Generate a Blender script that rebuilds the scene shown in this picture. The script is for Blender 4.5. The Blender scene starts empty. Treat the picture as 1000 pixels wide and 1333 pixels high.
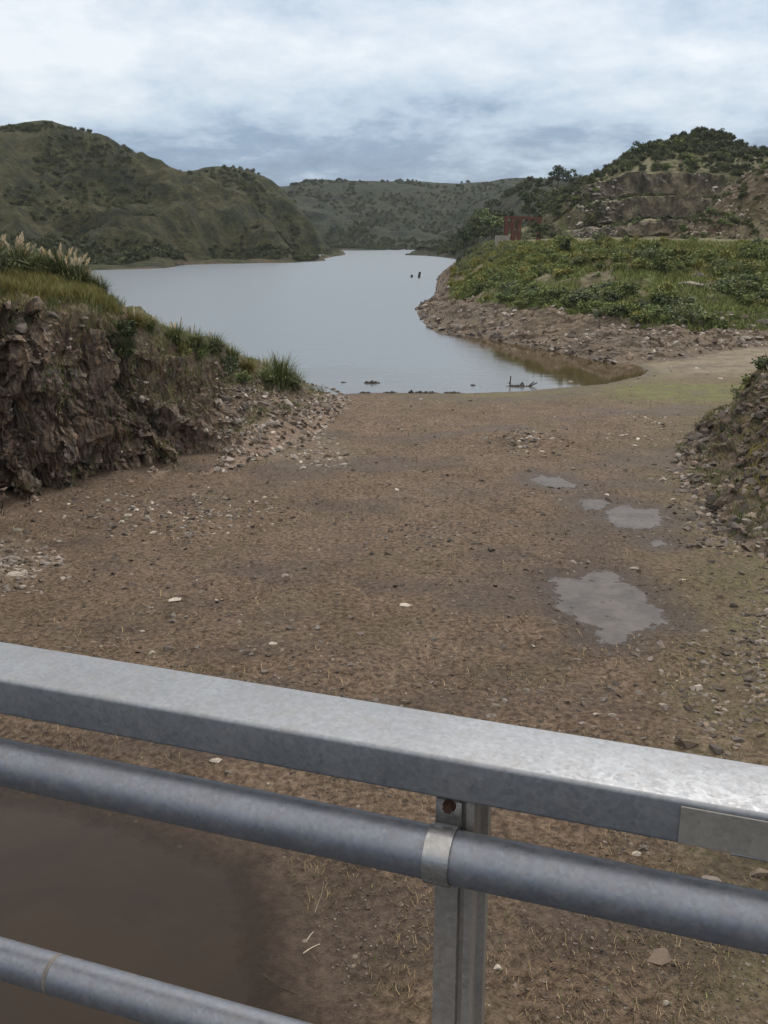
import bpy, math, random
import numpy as np
from mathutils import Vector, Matrix
random.seed(7)
RNG = np.random.default_rng(11)
PI = math.pi
scene = bpy.context.scene
COL = scene.collection

# ------------------------------------------------------------------ camera
F = 1250.0
CX, CY = 500.0, 666.5
PITCH = math.atan((666.5 - 306.0) / F)
CAMZ = 8.0
cp, sp = math.cos(PITCH), math.sin(PITCH)
cam_d = bpy.data.cameras.new("camera")
cam = bpy.data.objects.new("camera", cam_d)
COL.objects.link(cam)
cam.location = (0, 0, CAMZ)
cam.rotation_euler = (PI / 2 - PITCH, 0, 0)
cam_d.sensor_fit = 'VERTICAL'
cam_d.sensor_height = 24.0
cam_d.lens = F / 1333.0 * 24.0
cam_d.clip_start = 0.05
cam_d.clip_end = 6000
scene.camera = cam


def ray(px, py):
    a, b = px - CX, CY - py
    return np.array([a, F * cp + b * sp, -F * sp + b * cp])


def P(px, py, dist):
    """world point on the sight line of a photo pixel at forward distance dist"""
    r = ray(px, py)
    r = r * (dist / r[1])
    return np.array([r[0], r[1], CAMZ + r[2]])


def project(p):
    p = np.asarray(p, float)
    x, y, z = p[..., 0], p[..., 1], p[..., 2] - CAMZ
    d = y * cp - z * sp
    u = y * sp + z * cp
    return CX + F * x / d, CY - F * u / d


# ------------------------------------------------------------------ noise
def _hash(ix, iy, iz, seed):
    h = (ix.astype(np.int64) * 374761393 + iy.astype(np.int64) * 668265263 + iz.astype(np.int64) * 2147483647 + seed * 974634777) & 0xFFFFFFFF
    h = ((h ^ (h >> 13)) * 1274126177) & 0xFFFFFFFF
    h = ((h ^ (h >> 16)) * 2246822519) & 0xFFFFFFFF
    h = h ^ (h >> 15)
    return h


def _rnd(h):
    return (h & 0xFFFFFF).astype(np.float64) / float(0xFFFFFF)


def noise3(p, seed=0):
    p = np.asarray(p, float)
    i = np.floor(p)
    f = p - i
    u = f * f * f * (f * (f * 6 - 15) + 10)
    out = 0.0
    for dx in (0, 1):
        for dy in (0, 1):
            for dz in (0, 1):
                h = _hash(i[..., 0] + dx, i[..., 1] + dy, i[..., 2] + dz, seed)
                gx = _rnd(h) * 2 - 1
                gy = _rnd(h >> 3 ^ (h << 7) & 0xFFFFFF) * 2 - 1
                gz = _rnd((h * 48271) & 0xFFFFFFFF) * 2 - 1
                g = gx * (f[..., 0] - dx) + gy * (f[..., 1] - dy) + gz * (f[..., 2] - dz)
                w = (u[..., 0] if dx else 1 - u[..., 0]) * (u[..., 1] if dy else 1 - u[..., 1]) * (u[..., 2] if dz else 1 - u[..., 2])
                out = out + g * w
    return out * 1.3


def fbm(p, octaves=4, seed=0, gain=0.5, ridged=False):
    p = np.asarray(p, float)
    a, s, out = 1.0, 1.0, 0.0
    for o in range(octaves):
        n = noise3(p * s + 13.7 * o, seed + o)
        if ridged:
            n = 1 - 2.2 * np.abs(n)
        out = out + a * n
        a *= gain
        s *= 2.03
    return out


def vor(p, seed=0):
    p = np.asarray(p, float)
    i = np.floor(p)
    f1 = np.full(p.shape[:-1], 9.0)
    f2 = np.full(p.shape[:-1], 9.0)
    cid = np.zeros(p.shape[:-1])
    for dx in (-1, 0, 1):
        for dy in (-1, 0, 1):
            for dz in (-1, 0, 1):
                c = i + np.array([dx, dy, dz])
                h = _hash(c[..., 0], c[..., 1], c[..., 2], seed)
                q = c + np.stack([_rnd(h), _rnd((h * 48271) & 0xFFFFFFFF), _rnd((h * 69621 + 77) & 0xFFFFFFFF)], -1)
                d = np.sqrt(((q - p) ** 2).sum(-1))
                r = _rnd((h * 16807 + 5) & 0xFFFFFFFF)
                n1 = d < f1
                f2 = np.where(n1, f1, np.minimum(f2, d))
                cid = np.where(n1, r, cid)
                f1 = np.where(n1, d, f1)
    return f1, f2, cid


def sstep(a, b, x):
    t = np.clip((x - a) / (b - a), 0, 1)
    return t * t * (3 - 2 * t)


# ------------------------------------------------------------------ mesh helpers
def mesh_np(name, V, Fc, mat=None, smooth=False, attrs=None):
    V = np.asarray(V, np.float32)
    Fc = np.asarray(Fc, np.int32)
    me = bpy.data.meshes.new(name)
    n, k = Fc.shape
    me.vertices.add(len(V))
    me.vertices.foreach_set("co", V.ravel())
    me.loops.add(n * k)
    me.loops.foreach_set("vertex_index", Fc.ravel())
    me.polygons.add(n)
    me.polygons.foreach_set("loop_start", np.arange(n, dtype=np.int32) * k)
    me.polygons.foreach_set("loop_total", np.full(n, k, np.int32))
    me.polygons.foreach_set("use_smooth", np.full(n, smooth, bool))
    for an, av in (attrs or {}).items():
        a = me.attributes.new(an, 'FLOAT', 'POINT')
        a.data.foreach_set("value", np.asarray(av, np.float32).ravel())
    if mat:
        me.materials.append(mat)
    me.update()
    me.validate()
    return me


def link(name, me, parent=None, loc=None, rot=None, scale=None):
    o = bpy.data.objects.new(name, me)
    COL.objects.link(o)
    if parent:
        o.parent = parent
    if loc is not None:
        o.location = loc
    if rot is not None:
        o.rotation_euler = rot
    if scale is not None:
        o.scale = scale if hasattr(scale, '__len__') else (scale,) * 3
    return o


def tag(o, label=None, cat=None, group=None, kind=None):
    if label:
        o['label'] = label
    if cat:
        o['category'] = cat
    if group:
        o['group'] = group
    if kind:
        o['kind'] = kind
    return o


def put_copy(src, loc, rotz, scale, label=None, group=None, tilt=(0, 0)):
    c = src.copy()
    COL.objects.link(c)
    c.location = loc
    c.rotation_euler = (tilt[0], tilt[1], rotz)
    c.scale = scale if hasattr(scale, '__len__') else (scale,) * 3
    if label:
        c['label'] = label
    if group:
        c['group'] = group
    for ch in list(src.children):
        d = ch.copy()
        COL.objects.link(d)
        d.parent = c
    return c


def gridfaces(nv, ns):
    a = np.arange(nv * ns).reshape(nv, ns)
    return np.stack([a[:-1, :-1], a[:-1, 1:], a[1:, 1:], a[1:, :-1]], -1).reshape(-1, 4)


def grid_normals(G):
    du = np.gradient(G, axis=1)
    dv = np.gradient(G, axis=0)
    n = np.cross(du, dv)
    return n / (np.linalg.norm(n, axis=-1, keepdims=True) + 1e-9)


def cr(Pts, t):
    """Catmull-Rom through Pts (n,3) at parameters t in [0,n-1]"""
    Pts = np.asarray(Pts, float)
    n = len(Pts)
    i = np.clip(np.floor(t).astype(int), 0, n - 2)
    f = (t - i)[..., None]
    p0 = Pts[np.maximum(i - 1, 0)]
    p1 = Pts[i]
    p2 = Pts[i + 1]
    p3 = Pts[np.minimum(i + 2, n - 1)]
    m1 = (p2 - p0) * 0.4
    m2 = (p3 - p1) * 0.4
    f2, f3 = f * f, f * f * f
    return (2 * f3 - 3 * f2 + 1) * p1 + (f3 - 2 * f2 + f) * m1 + (-2 * f3 + 3 * f2) * p2 + (f3 - f2) * m2


def loft(rows, ns, nvs, smooth_v=False, dens=None):
    """rows: list of equally long lists of points -> grid (nv, ns, 3), v parameter per row"""
    k = len(rows[0])
    if dens is None:
        t = np.linspace(0, k - 1, ns)
    else:                                           # dens: relative sampling per column span
        c = np.concatenate([[0], np.cumsum(dens)])
        t = np.interp(np.linspace(0, c[-1], ns), c, np.arange(k))
    R = np.stack([cr(r, t) for r in rows], 0)       # (nr, ns, 3)
    vs = []
    for i, nv in enumerate(nvs):
        vs.append(np.linspace(i, i + 1, nv, endpoint=False))
    vs = np.concatenate(vs + [np.array([len(rows) - 1.0])])
    out = np.empty((len(vs), ns, 3))
    if smooth_v:
        for j in range(ns):
            out[:, j] = cr(R[:, j], vs)
    else:
        i = np.clip(np.floor(vs).astype(int), 0, len(rows) - 2)
        f = (vs - i)[:, None, None]
        out = R[i] * (1 - f) + R[i + 1] * f
    return out, vs, t


# ------------------------------------------------------------------ material helpers
class NT:
    def __init__(self, name):
        self.m = bpy.data.materials.new(name)
        self.m.use_nodes = True
        self.t = self.m.node_tree
        self.b = self.t.nodes['Principled BSDF']
        self.b.inputs['Specular IOR Level'].default_value = 0.25

    def n(self, typ, **kw):
        nd = self.t.nodes.new(typ)
        for k, v in kw.items():
            if k.startswith('i_'):
                nd.inputs[k[2:].replace('_', ' ')].default_value = v
            else:
                setattr(nd, k, v)
        return nd

    def l(self, a, b):
        self.t.links.new(a, b)

    def coord(self, kind='Object', scale=(1, 1, 1), rot=(0, 0, 0)):
        c = self.n('ShaderNodeTexCoord')
        mp = self.n('ShaderNodeMapping')
        mp.inputs['Scale'].default_value = scale
        mp.inputs['Rotation'].default_value = rot
        self.l(c.outputs[kind], mp.inputs['Vector'])
        return mp.outputs['Vector']

    def noise(self, vec, scale, detail=5, rough=0.6, dist=0.0):
        nd = self.n('ShaderNodeTexNoise')
        nd.inputs['Scale'].default_value = scale
        nd.inputs['Detail'].default_value = detail
        nd.inputs['Roughness'].default_value = rough
        nd.inputs['Distortion'].default_value = dist
        self.l(vec, nd.inputs['Vector'])
        return nd.outputs['Fac']

    def voro(self, vec, scale, out='Distance', feature='F1'):
        nd = self.n('ShaderNodeTexVoronoi', feature=feature)
        nd.inputs['Scale'].default_value = scale
        self.l(vec, nd.inputs['Vector'])
        return nd.outputs[out]

    def ramp(self, fac, stops, interp='LINEAR'):
        r = self.n('ShaderNodeValToRGB')
        r.color_ramp.interpolation = interp
        e = r.color_ramp.elements
        while len(e) < len(stops):
            e.new(0.5)
        for el, (p, c) in zip(e, stops):
            el.position = p
            el.color = (c[0], c[1], c[2], 1) if hasattr(c, '__len__') else (c, c, c, 1)
        self.l(fac, r.inputs['Fac'])
        return r.outputs['Color']

    def mix(self, fac, a, b, mode='MIX'):
        m = self.n('ShaderNodeMix', data_type='RGBA', blend_type=mode)
        for s, v in ((m.inputs[0], fac), (m.inputs[6], a), (m.inputs[7], b)):
            if isinstance(v, (int, float)):
                s.default_value = v
            elif isinstance(v, tuple):
                s.default_value = (*v, 1)
            else:
                self.l(v, s)
        return m.outputs[2]

    def math(self, op, a, b=None):
        m = self.n('ShaderNodeMath', operation=op)
        for s, v in zip(m.inputs, (a, b)):
            if v is None:
                continue
            if isinstance(v, (int, float)):
                s.default_value = v
            else:
                self.l(v, s)
        return m.outputs[0]

    def attr(self, name):
        a = self.n('ShaderNodeAttribute', attribute_name=name)
        return a.outputs['Fac']

    def bump(self, h, strength=0.5, dist=0.05, prev=None):
        b = self.n('ShaderNodeBump')
        b.inputs['Strength'].default_value = strength
        b.inputs['Distance'].default_value = dist
        self.l(h, b.inputs['Height'])
        if prev is not None:
            self.l(prev, b.inputs['Normal'])
        return b.outputs['Normal']

    def done(self, color=None, rough=None, normal=None, metallic=None):
        for k, v in (('Base Color', color), ('Roughness', rough), ('Normal', normal), ('Metallic', metallic)):
            if v is None:
                continue
            if isinstance(v, (int, float)):
                self.b.inputs[k].default_value = v
            elif isinstance(v, tuple):
                self.b.inputs[k].default_value = (*v, 1)
            else:
                self.l(v, self.b.inputs[k])
        return self.m


def mat_ground():
    k = NT("soil")
    v = k.coord()
    big = k.noise(v, 0.16, 5, 0.6, 0.6)
    mid = k.noise(v, 0.8, 6, 0.65, 0.3)
    fine = k.noise(v, 9.0, 6, 0.7)
    c1 = k.ramp(big, [(0.38, (0.080, 0.051, 0.034)), (0.48, (0.118, 0.076, 0.051)), (0.56, (0.140, 0.094, 0.064)), (0.64, (0.086, 0.061, 0.037))])
    c2 = k.ramp(mid, [(0.36, (0.052, 0.032, 0.021)), (0.5, (0.102, 0.066, 0.044)), (0.66, (0.190, 0.134, 0.094))])
    viol = k.ramp(k.noise(v, 0.28, 5, 0.65, 0.5), [(0.42, 0.0), (0.62, 1.0)])
    c = k.mix(k.math('MULTIPLY', viol, 0.35), k.mix(0.6, c1, c2), (0.160, 0.120, 0.104))
    c = k.mix(k.ramp(fine, [(0.38, 0.0), (0.66, 1.0)]), k.mix(0.70, c, (0.030, 0.020, 0.014)), k.mix(0.32, c, (0.36, 0.28, 0.20)))
    olive = k.ramp(k.noise(v, 0.35, 6, 0.7), [(0.5, 0.0), (0.66, 1.0)])
    c = k.mix(k.math('MULTIPLY', olive, 0.22), c, (0.085, 0.082, 0.035))
    grn = k.attr("green")
    gn = k.ramp(k.noise(v, 1.6, 6, 0.7), [(0.35, 0.1), (0.62, 1.0)])
    c = k.mix(k.math('MULTIPLY', grn, gn), c, (0.125, 0.142, 0.045))
    pale = k.attr("pale")
    c = k.mix(k.math('MULTIPLY', pale, k.ramp(k.noise(v, 0.9, 5, 0.7), [(0.35, 0.1), (0.6, 1.0)])), c, (0.205, 0.172, 0.130))
    wet = k.attr("wet")
    c = k.mix(k.math('MULTIPLY', wet, 0.78), c, (0.040, 0.026, 0.019))
    # grit: small pale and dark specks
    cell = k.voro(v, 7.0, 'Color')
    sp_ = k.ramp(cell, [(0.0, 0.0), (0.80, 0.0), (0.84, 1.0)])
    dd = k.ramp(k.voro(v, 7.0), [(0.12, 1.0), (0.28, 0.0)])
    c = k.mix(k.math('MULTIPLY', k.math('MULTIPLY', sp_, dd), 0.55), c, (0.33, 0.29, 0.24))
    cell2 = k.voro(v, 4.3, 'Color')
    s2 = k.ramp(cell2, [(0.0, 1.0), (0.25, 1.0), (0.3, 0.0)])
    d2 = k.ramp(k.voro(v, 4.3), [(0.15, 1.0), (0.32, 0.0)])
    c = k.mix(k.math('MULTIPLY', k.math('MULTIPLY', s2, d2), 0.6), c, (0.035, 0.028, 0.024))
    nb = k.bump(mid, 0.8, 0.16)
    nb = k.bump(fine, 1.0, 0.07, nb)
    nb = k.bump(k.noise(v, 34, 4, 0.7), 0.9, 0.022, nb)
    rough = k.math('SUBTRACT', 0.95, k.math('MULTIPLY', wet, 0.35))
    return k.done(c, rough, nb)


def mat_rock(name, palette, veg=(0.075, 0.085, 0.03), rot=(0.25, 0.15, 0.3), stretch=(2.6, 2.6, 0.8), soil=(0.16, 0.115, 0.08), bs=1.0, vb=0.8, crk=0.55, streak=0.0):
    k = NT(name)
    v = k.coord('Object', stretch, rot)
    iso = k.coord()
    wv = k.n('ShaderNodeVectorMath', operation='ADD')
    nz = k.n('ShaderNodeTexNoise')
    nz.inputs['Scale'].default_value = 1.5 * bs
    k.l(iso, nz.inputs['Vector'])
    k.l(v, wv.inputs[0])
    k.l(nz.outputs['Color'], wv.inputs[1])
    wv = wv.outputs[0]
    cell = k.voro(wv, 1.3 * bs, 'Color')
    sep = k.n('ShaderNodeSeparateColor')
    k.l(cell, sep.inputs[0])
    n = len(palette)
    c = k.ramp(sep.outputs[0], [(i / n, p) for i, p in enumerate(palette)], 'CONSTANT')
    cellb = k.voro(wv, 4.0 * bs, 'Color')
    sepb = k.n('ShaderNodeSeparateColor')
    k.l(cellb, sepb.inputs[0])
    cb = k.ramp(sepb.outputs[1], [(i / n, p) for i, p in enumerate(palette[::-1])], 'CONSTANT')
    c = k.mix(0.5, c, cb)
    fine = k.noise(iso, 7 * bs, 6, 0.7)
    c = k.mix(1.0, c, k.ramp(fine, [(0.25, 0.45), (0.5, 0.95), (0.75, 1.5)]), 'MULTIPLY')
    c = k.mix(k.ramp(k.noise(iso, 0.6 * bs, 6, 0.7), [(0.42, 0.0), (0.62, 1.0)]), c, k.mix(0.6, c, soil))
    crack = k.ramp(k.voro(wv, 2.2 * bs, 'Distance', 'DISTANCE_TO_EDGE'), [(0.0, crk), (0.06, 1.0)])
    c = k.mix(1.0, c, crack, 'MULTIPLY')
    if streak:
        sv = k.noise(k.coord('Object', (1, 1, 0.12)), 0.55, 6, 0.7, 0.3)
        c = k.mix(streak, c, k.mix(1.0, c, k.ramp(sv, [(0.36, 0.25), (0.52, 1.0), (0.7, 1.5)]), 'MULTIPLY'))
    so = k.attr("soil")
    sn = k.ramp(k.noise(iso, 2.0 * bs, 6, 0.7), [(0.3, 0.2), (0.6, 1.0)])
    c = k.mix(k.math('MULTIPLY', so, sn), c, k.mix(fine, (soil[0] * .6, soil[1] * .6, soil[2] * .6), (soil[0] * 1.4, soil[1] * 1.4, soil[2] * 1.4)))
    vg = k.attr("veg")
    vn = k.ramp(k.noise(iso, 1.6 * bs, 6, 0.75), [(0.38, 0.0), (0.58, 1.0)])
    vc = k.mix(k.noise(iso, 3.1 * bs, 5, 0.7), (veg[0] * .45, veg[1] * .5, veg[2] * .5), (veg[0] * 1.6, veg[1] * 1.5, veg[2] * 1.4))
    c = k.mix(k.math('MULTIPLY', vg, vn), c, vc)
    nb = k.bump(k.voro(wv, 2.2 * bs), vb, 0.18 / bs)
    nb = k.bump(fine, 0.9, 0.06 / bs, nb)
    return k.done(c, 0.92, nb)


def mat_hill(name, ga, gb, dark, rockc, sc=1.0):
    k = NT(name)
    v = k.coord()
    a = k.noise(v, 0.02 * sc, 6, 0.62, 0.4)
    b = k.noise(v, 0.09 * sc, 6, 0.7)
    c = k.mix(k.ramp(a, [(0.36, 0.0), (0.62, 1.0)]), ga, gb)
    c = k.mix(k.ramp(b, [(0.46, 0.0), (0.62, 1.0)]), c, dark)
    sp_ = k.ramp(k.voro(v, 0.16 * sc), [(0.22, 1.0), (0.42, 0.0)])
    sel = k.ramp(k.noise(v, 0.035 * sc, 3), [(0.44, 0.0), (0.56, 1.0)])
    c = k.mix(k.math('MULTIPLY', k.math('MULTIPLY', sp_, sel), 0.8), c, dark)
    fine = k.noise(v, 0.55 * sc, 6, 0.75)
    c = k.mix(1.0, c, k.ramp(fine, [(0.28, 0.35), (0.5, 1.0), (0.72, 1.6)]), 'MULTIPLY')
    c = k.mix(1.0, c, k.ramp(k.noise(v, 0.22 * sc, 7, 0.75), [(0.34, 0.5), (0.5, 1.0), (0.66, 1.35)]), 'MULTIPLY')
    c = k.mix(k.attr("shore"), c, k.mix(fine, (rockc[0] * .5, rockc[1] * .5, rockc[2] * .5), (rockc[0] * 1.5, rockc[1] * 1.5, rockc[2] * 1.5)))
    nb = k.bump(b, 1.0, 5.0 / sc)
    nb = k.bump(fine, 1.0, 1.6 / sc, nb)
    return k.done(c, 1.0, nb)


def mat_leaf(name, base, var=0.55, dry=None, rough=0.75):
    k = NT(name)
    g = k.n('ShaderNodeNewGeometry')
    oi = k.n('ShaderNodeObjectInfo')
    r = k.ramp(g.outputs['Random Per Island'], [(0.0, 1 - var * .8), (0.6, 1.0), (1.0, 1 + var * .8)])
    c = k.mix(1.0, base, r, 'MULTIPLY')
    if dry:
        c = k.mix(k.ramp(g.outputs['Random Per Island'], [(0.78, 0.0), (0.95, 0.8)]), c, dry)
    c = k.mix(1.0, c, k.ramp(oi.outputs['Random'], [(0.0, (0.82, 0.86, 0.85)), (0.5, (1.0, 1.0, 1.0)), (1.0, (1.2, 1.15, 0.95))]), 'MULTIPLY')
    k.b.inputs['Specular IOR Level'].default_value = 0.15
    return k.done(c, rough)


def mat_stone(name, ca, cb):
    k = NT(name)
    v = k.coord()
    oi = k.n('ShaderNodeObjectInfo')
    g = k.n('ShaderNodeNewGeometry')
    c = k.mix(k.noise(v, 2.5, 6, 0.7), ca, cb)
    c = k.mix(1.0, c, k.ramp(g.outputs['Random Per Island'], [(0, 0.55), (1, 1.45)]), 'MULTIPLY')
    c = k.mix(1.0, c, k.ramp(oi.outputs['Random'], [(0, 0.6), (1, 1.3)]), 'MULTIPLY')
    c = k.mix(k.math('MULTIPLY', k.ramp(k.noise(v, 5, 5, 0.7), [(0.5, 0), (0.65, 1)]), 0.5), c, (0.10, 0.085, 0.06))
    nb = k.bump(k.noise(v, 9, 6, 0.7), 0.6, 0.03)
    return k.done(c, 0.85, nb)


def mat_galv(name, base=(0.385, 0.40, 0.42), rough=0.36, dull=0.0):
    k = NT(name)
    v = k.coord()
    sp_ = k.voro(v, 210.0, 'Color')
    s = k.n('ShaderNodeSeparateColor')
    k.l(sp_, s.inputs[0])
    big = k.noise(v, 9.0, 6, 0.65, 0.4)
    fine = k.noise(v, 60.0, 5, 0.7)
    c = k.mix(1.0, base, k.ramp(s.outputs[0], [(0, 0.90), (1, 1.08)]), 'MULTIPLY')
    c = k.mix(1.0, c, k.ramp(big, [(0.3, 0.88), (0.55, 1.0), (0.75, 1.07)]), 'MULTIPLY')
    grime = k.ramp(k.noise(v, 30.0, 8, 0.8, 0.8), [(0.48, 0.0), (0.66, 1.0)])
    c = k.mix(k.math('MULTIPLY', grime, 0.42), c, (0.17, 0.155, 0.14))
    r = k.math('ADD', k.math('MULTIPLY', s.outputs[1], 0.14), k.math('ADD', k.math('MULTIPLY', fine, 0.2), rough - 0.17))
    nb = k.bump(fine, 0.12, 0.002)
    nb = k.bump(s.outputs[2], 0.03, 0.001, nb)
    m = k.math('SUBTRACT', 0.88 - dull, k.math('MULTIPLY', grime, 0.3))
    k.b.inputs['Specular IOR Level'].default_value = 0.5
    return k.done(c, r, nb, m)


def mat_plain(name, ca, cb, scale=8.0, rough=0.8, bumpd=0.01, metallic=0.0):
    k = NT(name)
    v = k.coord()
    n1 = k.noise(v, scale, 6, 0.7)
    c = k.mix(k.ramp(n1, [(0.35, 0), (0.65, 1)]), ca, cb)
    return k.done(c, rough, k.bump(n1, 0.5, bumpd), metallic)


def mat_lake():
    k = NT("lake_water")
    v = k.coord('Object', (0.35, 1.0, 1.0))
    calm = k.attr("calm")
    n1 = k.noise(v, 1.1, 4, 0.6, 0.3)
    n2 = k.noise(v, 0.22, 4, 0.6)
    st = k.math('SUBTRACT', 1.0, k.math('MULTIPLY', calm, 0.93))
    b = k.n('ShaderNodeBump')
    b.inputs['Distance'].default_value = 0.10
    k.l(k.math('ADD', n1, k.math('MULTIPLY', n2, 0.5)), b.inputs['Height'])
    k.l(k.math('MULTIPLY', st, 0.5), b.inputs['Strength'])
    k.b.inputs['IOR'].default_value = 1.33
    k.b.inputs['Specular IOR Level'].default_value = 0.5
    c = k.mix(calm, (0.120, 0.142, 0.162), (0.060, 0.042, 0.020))  # calm water also carries the bank's brown reflection, painted into the base colour
    r = k.math('ADD', k.math('MULTIPLY', st, 0.27), 0.03)
    return k.done(c, r, b.outputs['Normal'])


def mat_murk(name, ca, cb, rough, sc=3.0, rv=0.1, murk=0.05):
    k = NT(name)
    v = k.coord()
    n1 = k.noise(v, sc, 6, 0.65, 0.6)
    c = k.mix(k.ramp(n1, [(0.35, 0), (0.65, 1)]), ca, cb)
    k.b.inputs['IOR'].default_value = 1.33
    k.b.inputs['Specular IOR Level'].default_value = 0.5
    k.l(k.ramp(k.attr('depth'), [(0.0, 0.0), (murk, 1.0)]), k.b.inputs['Alpha'])
    r = k.math('ADD', k.math('MULTIPLY', k.noise(v, sc * 4, 5, 0.7), rv), rough)
    return k.done(c, r, k.bump(k.noise(v, sc * 5, 4, 0.6), 0.15, 0.01))


M_ground = mat_ground()
M_cliff = mat_rock("cliff_rock", [(0.046, 0.036, 0.034), (0.130, 0.104, 0.090), (0.25, 0.200, 0.160), (0.080, 0.066, 0.062), (0.27, 0.190, 0.120), (0.115, 0.092, 0.077), (0.22, 0.19, 0.168), (0.12, 0.074, 0.060)], soil=(0.185, 0.135, 0.100))
M_scree = mat_rock("scree_rock", [(0.070, 0.054, 0.044), (0.12, 0.092, 0.070), (0.165, 0.128, 0.100), (0.092, 0.074, 0.060), (0.135, 0.102, 0.075)], stretch=(1.2, 1.2, 1.2), soil=(0.130, 0.098, 0.068), veg=(0.085, 0.090, 0.036))
M_shore = mat_rock("shore_soil", [(0.070, 0.055, 0.044), (0.115, 0.092, 0.072), (0.155, 0.125, 0.098), (0.09, 0.073, 0.056)], stretch=(1, 1, 1.6), soil=(0.125, 0.095, 0.066), veg=(0.100, 0.120, 0.042), bs=0.7)
M_quarry = mat_rock("quarry_rock", [(0.034, 0.029, 0.023), (0.054, 0.046, 0.037), (0.078, 0.067, 0.053), (0.043, 0.036, 0.029), (0.062, 0.049, 0.036)], stretch=(1, 1, 0.55), soil=(0.190, 0.160, 0.105), veg=(0.066, 0.076, 0.030), bs=0.5, vb=0.15, crk=0.9, streak=0.9)
M_redslope = mat_rock("red_slope", [(0.062, 0.044, 0.032), (0.095, 0.069, 0.049), (0.135, 0.102, 0.075), (0.075, 0.056, 0.041)], stretch=(1, 1, 0.8), soil=(0.105, 0.076, 0.050), veg=(0.058, 0.066, 0.026), bs=0.3)
M_hillA = mat_hill("hill_grass", (0.044, 0.051, 0.021), (0.070, 0.064, 0.028), (0.024, 0.031, 0.016), (0.14, 0.105, 0.085))
M_hillB = mat_hill("far_hill_grass", (0.031, 0.040, 0.022), (0.046, 0.050, 0.028), (0.021, 0.030, 0.020), (0.13, 0.105, 0.09), 0.8)
M_lake = mat_lake()
M_pool = mat_murk("murky_pool_water", (0.028, 0.018, 0.011), (0.018, 0.012, 0.008), 0.05, 0.6, 0.05, 0.075)
M_pool.node_tree.nodes['Principled BSDF'].inputs['Specular IOR Level'].default_value = 0.3
M_mud = mat_murk("silty_puddle_water", (0.036, 0.031, 0.029), (0.080, 0.069, 0.065), 0.24, 1.7, 0.5, 0.012)
M_sky = None
M_galv = mat_galv("galvanised_steel", (0.240, 0.254, 0.275), 0.52, 0.10)
M_galv_tube = mat_galv("galvanised_tube", (0.180, 0.195, 0.225), 0.43, 0.20)
M_galv_patch = mat_galv("zinc_painted_patch", (0.27, 0.255, 0.23), 0.55, 0.35)
M_galv_post = mat_galv("weathered_galvanised_post", (0.36, 0.335, 0.31), 0.5, 0.1)
M_strap = mat_galv("bright_steel_strap", (0.33, 0.33, 0.33), 0.33)
M_stain = mat_plain("weld_stain", (0.10, 0.09, 0.08), (0.17, 0.155, 0.14), 60, 0.8, 0.002)
M_rust = mat_plain("rust", (0.026, 0.012, 0.008), (0.062, 0.030, 0.018), 160, 0.85, 0.004)
M_redsteel = mat_plain("red_rusted_steel", (0.085, 0.032, 0.024), (0.13, 0.056, 0.038), 1.2, 0.75, 0.01)
M_conc = mat_plain("old_concrete", (0.20, 0.185, 0.165), (0.28, 0.26, 0.235), 2.0, 0.9, 0.01)
M_deck = mat_plain("deck_asphalt", (0.045, 0.043, 0.042), (0.075, 0.07, 0.066), 12.0, 0.9, 0.01)
M_st_grey = mat_stone("grey_stone", (0.145, 0.125, 0.110), (0.27, 0.235, 0.205))
M_st_brown = mat_stone("brown_stone", (0.10, 0.076, 0.058), (0.18, 0.138, 0.108))
M_st_pale = mat_stone("pale_stone", (0.30, 0.265, 0.225), (0.44, 0.40, 0.345))
M_st_dark = mat_stone("dark_stone", (0.060, 0.050, 0.045), (0.12, 0.10, 0.088))
M_lf_dark = mat_leaf("leaf_dark", (0.052, 0.068, 0.030))
M_lf_green = mat_leaf("leaf_green", (0.140, 0.180, 0.070), dry=(0.16, 0.13, 0.06))
M_lf_hill = mat_leaf("leaf_hill", (0.085, 0.094, 0.048), 0.35)
M_lf_grey = mat_leaf("leaf_grey_green", (0.130, 0.155, 0.090), dry=(0.18, 0.16, 0.09))
M_lf_yel = mat_leaf("leaf_yellow_green", (0.185, 0.19, 0.062), dry=(0.22, 0.17, 0.06))
M_blade = mat_leaf("pampas_blade", (0.085, 0.108, 0.052), 0.6, dry=(0.20, 0.165, 0.09))
M_blade2 = mat_leaf("pampas_blade_bright", (0.115, 0.140, 0.056), 0.6, dry=(0.22, 0.18, 0.09))
M_plume = mat_leaf("pampas_plume", (0.62, 0.54, 0.43), 0.3)
M_drygrass = mat_leaf("dry_grass_blade", (0.17, 0.155, 0.05), 0.5, dry=(0.26, 0.20, 0.09))
M_straw = mat_leaf("straw", (0.22, 0.165, 0.095), 0.7)
M_bark = mat_plain("bark", (0.06, 0.045, 0.032), (0.11, 0.085, 0.062), 3.0, 0.9, 0.05)
M_deadwood = mat_plain("wet_deadwood", (0.022, 0.019, 0.017), (0.055, 0.045, 0.037), 3.0, 0.7, 0.02)
M_white = mat_plain("bleached_wood", (0.55, 0.49, 0.40), (0.38, 0.32, 0.24), 20.0, 0.8, 0.004)

# ------------------------------------------------------------------ world, sun
SUN_AZ, SUN_EL = math.radians(30), math.radians(50)     # azimuth from +Y towards +X
world = bpy.data.worlds.new("World")
scene.world = world
world.use_nodes = True
wt = world.node_tree
wt.nodes.clear()


def wn(typ, **kw):
    nd = wt.nodes.new(typ)
    for k_, v_ in kw.items():
        setattr(nd, k_, v_)
    return nd


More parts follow.
